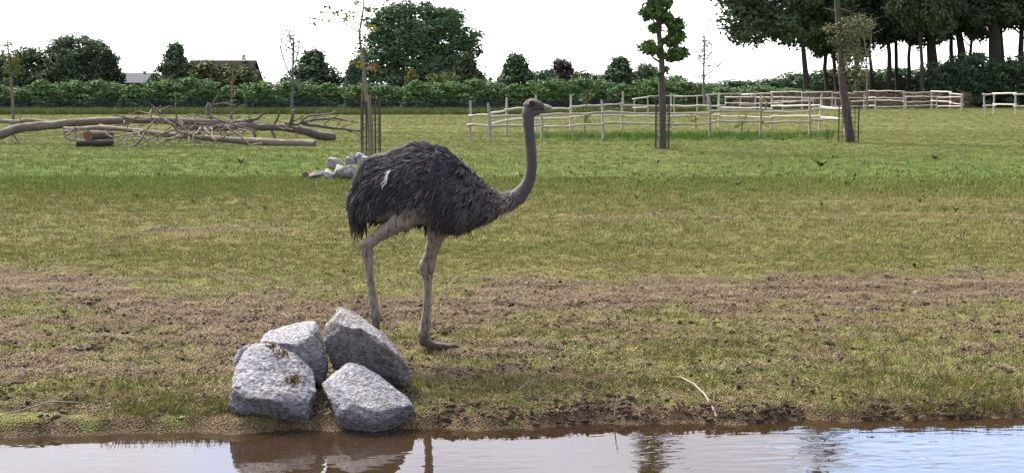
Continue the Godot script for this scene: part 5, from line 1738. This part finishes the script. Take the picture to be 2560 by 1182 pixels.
func plumage(t: Node3D, foot: Vector3, vb: PackedVector3Array, nb: PackedVector3Array) -> void:
	var m := MB.new()
	var neck := MB.new()
	var tries := 0
	var made := 0
	while made < 10500 and tries < 90000:
		tries += 1
		var k := rng.randi() % vb.size()
		var p := vb[k]
		var n := nb[k]
		var q := to_px(p)
		if q.x > 1252.0 or q.y > 585.0 or q.y < 340.0:
			continue
		# bare thigh and belly between the legs
		if q.y > 505.0 + 0.16 * absf(q.x - 1020.0) and q.x > 935.0 and q.x < 1090.0 and n.z > -0.2:
			continue
		if q.y > 530.0 and q.x < 935.0:
			continue
		if q.y > 566.0 and q.x < 1135.0:
			continue
		made += 1
		var dir := Vector3(-1.0, -0.30, 0)
		dir = dir.lerp(Vector3(-0.62, -0.85, 0), sst(0.75, 0.1, n.y) * 0.85)
		dir = dir.lerp(Vector3(-0.25, -1.0, 0), sst(960, 890, q.x) * 0.85)
		dir = dir.lerp(Vector3(-0.75, -0.7, 0), sst(1120, 1190, q.x))
		var a := 0.9 * n_rock.get_noise_3dv(p * 7.0) + rng.randfn() * 0.14
		dir = dir.rotated(Vector3(0, 0, 1), a)
		dir.z += n_rock.get_noise_3dv(p * 6.0 + Vector3(30, 0, 0)) * 0.4
		dir = (dir - n * dir.dot(n)).normalized()
		var l := rng.randf_range(0.05, 0.125)
		var w := rng.randf_range(0.006, 0.013)
		var lift := maxf(0.002, 0.018 + 0.034 * n_rock.get_noise_3dv(p * 11.0 + Vector3(7, 7, 7)) + rng.randfn() * 0.004)
		if q.x > 1170.0:
			l *= 0.6
			lift *= 0.6
		if q.y > 520.0:
			l *= 0.7
		var c := dark_feather()
		var tip := c * rng.randf_range(1.0, 1.7)
		if q.x > 1150.0 and q.x + q.y * 0.6 > 1440.0:
			c = c.lerp(Color(0.085, 0.076, 0.076), rng.randf() * 0.7)
			tip = c * 1.3
		lock(m, p, n, dir, l, w, lift, 0.12 if q.y < 500.0 else 0.5, c, tip, 0.8)
	part("body_feathers", m.commit(foot, false), M.feather, t)
	# rounded wing coverts on the side
	var cov := MB.new()
	for q in [[1058, 425], [1080, 418], [1102, 432], [1046, 445], [1072, 448], [1096, 455], [1118, 450], [1060, 470], [1085, 478], [1110, 476], [1130, 470], [1072, 496], [1100, 500], [1124, 496], [1040, 420], [1026, 438], [1142, 488], [1084, 436], [1064, 436], [1112, 462]]:
		for w in 3:
			var p := O(q[0] + rng.randfn() * 9.0, q[1] + rng.randfn() * 8.0, 0.0)
			# onto the near side of the body
			var best := -1
			var bd := 1e9
			for k in range(0, vb.size(), 3):
				if nb[k].z < 0.3:
					continue
				var e := Vector2(vb[k].x - p.x, vb[k].y - p.y).length_squared()
				if e < bd:
					bd = e
					best = k
			var n := nb[best]
			var dir := Vector3(-0.85, -0.62, 0).rotated(Vector3(0, 0, 1), rng.randfn() * 0.25)
			dir = (dir - n * dir.dot(n)).normalized()
			lock(cov, vb[best] - dir * 0.03, n, dir, rng.randf_range(0.07, 0.12), rng.randf_range(0.015, 0.026), rng.randf_range(0.022, 0.036), 0.1, dark_feather(), dark_feather() * 1.4, 0.1, true)
	# loose feathers sticking up behind the shoulder
	for k in 26:
		var u := rng.randf()
		var p := O(lerpf(1150, 1215, u) + rng.randfn() * 3.0, lerpf(412, 470, u) + rng.randfn() * 3.0, rng.randf_range(-0.05, 0.08))
		var dir := Vector3(rng.randf_range(-0.3, 0.7), rng.randf_range(0.2, 0.9), rng.randfn() * 0.3).normalized()
		lock(cov, p, Vector3(0.7, 0.5, 0.4).normalized(), dir, rng.randf_range(0.02, 0.055), rng.randf_range(0.006, 0.013), 0.006, 0.3, dark_feather(), dark_feather(), 0.3)
	part("wing_coverts", cov.commit(foot, false), M.feather, t)
	# the one white plume showing on the flank
	var wh := MB.new()
	for k in 11:
		var u := k / 10.0
		var o := O(lerpf(984, 964, u), lerpf(424, 456, u), 0.0)
		var best := 0
		var bd := 1e9
		for j in range(0, vb.size(), 2):
			if nb[j].z < 0.2:
				continue
			var e := Vector2(vb[j].x - o.x, vb[j].y - o.y).length_squared()
			if e < bd:
				bd = e
				best = j
		var n := nb[best]
		for w in 2:
			var dir := Vector3(-0.4 - 0.25 * w, -0.8, 0.0).rotated(Vector3(0, 0, 1), rng.randfn() * 0.2)
			dir = (dir - n * dir.dot(n)).normalized()
			lock(wh, vb[best] + n * 0.020, n, dir, rng.randf_range(0.03, 0.06) * (1.3 - 0.5 * u), 0.0045, 0.020, 0.1, Color(0.46, 0.445, 0.43), Color(0.54, 0.52, 0.50), 0.4)
	part("white_plume", wh.commit(foot, false), M.feather, t)
	# drooping tail
	var tail := MB.new()
	for k in 150:
		var p := O(rng.randf_range(876, 912), rng.randf_range(470, 535), rng.randf_range(-0.10, 0.10))
		var dir := Vector3(rng.randf_range(-0.16, 0.14), -1, rng.randfn() * 0.1).normalized()
		var f := rng.randf_range(0.4, 1.3)
		lock(tail, p, Vector3(-0.5, 0.1, rng.randfn()).normalized(), dir, rng.randf_range(0.14, 0.30), rng.randf_range(0.006, 0.012), 0.006, 0.1, Color(0.030, 0.027, 0.033) * f, Color(0.03, 0.027, 0.033) * f, 0.9)
	part("tail_feathers", tail.commit(foot, false), M.feather, t)
	# ragged fringe under belly and breast
	var fr := MB.new()
	for k in 420:
		var px := rng.randf_range(1000, 1245)
		var py := 566.0 + 14.0 * sin((px - 1060.0) / 40.0) if px < 1170.0 else lerpf(580, 530, (px - 1170.0) / 75.0)
		if px > 1035.0 and px < 1080.0:
			py -= 4.0
		var p := O(px, py - rng.randf_range(4, 22), rng.randf_range(-0.10, 0.14))
		lock(fr, p, Vector3(0, 0.1, 1), Vector3(rng.randfn() * 0.25 - 0.2, -1, 0).normalized(), rng.randf_range(0.03, 0.075), rng.randf_range(0.003, 0.006), 0.004, 0.1, dark_feather() * 0.8, dark_feather(), 0.6)
	part("belly_fringe", fr.commit(foot, false), M.feather, t)
	# down on neck and head
	for k in 9000:
		var j := rng.randi() % vb.size()
		var p := vb[j]
		var q := to_px(p)
		if q.x < 1225.0 or q.y < 280.0:
			continue
		var low := sst(1318, 1262, q.x)
		var n := nb[j]
		var dir := Vector3(0.1, -1, 0).lerp(Vector3(-1.0, -0.45, 0), low)
		dir = (dir - n * dir.dot(n) + n * 0.5).normalized()
		var f := rng.randf_range(0.6, 1.3)
		var c := Color(0.115, 0.104, 0.108).lerp(Color(0.22, 0.175, 0.165), low * rng.randf())
		lock(neck, p, n, dir, lerpf(0.020, 0.055, low) * rng.randf_range(0.6, 1.2), lerpf(0.0014, 0.005, low), lerpf(0.003, 0.011, low), 0.2, c * f, c * f * 1.1)
	for k in 420:
		var a := rng.randf_range(-0.5, 3.4)
		var p := O(1326.0 - cos(a) * 13.5, 260.0 - absf(sin(a)) * 13.0 + maxf(0.0, cos(a)) * rng.randf() * 24.0, rng.randf_range(-0.04, 0.04))
		var n := Vector3(-cos(a) * 0.8, 0.9, rng.randfn() * 0.4).normalized()
		var dir := (Vector3(-0.7, 0.35 + 0.5 * sin(a), rng.randfn() * 0.3) + n * 0.6).normalized()
		lock(neck, p, n, dir, rng.randf_range(0.008, 0.024), 0.0011, 0.002, 0.2, Color(0.17, 0.15, 0.145), Color(0.2, 0.18, 0.17))
	part("neck_down", neck.commit(foot, false), M.feather, t)
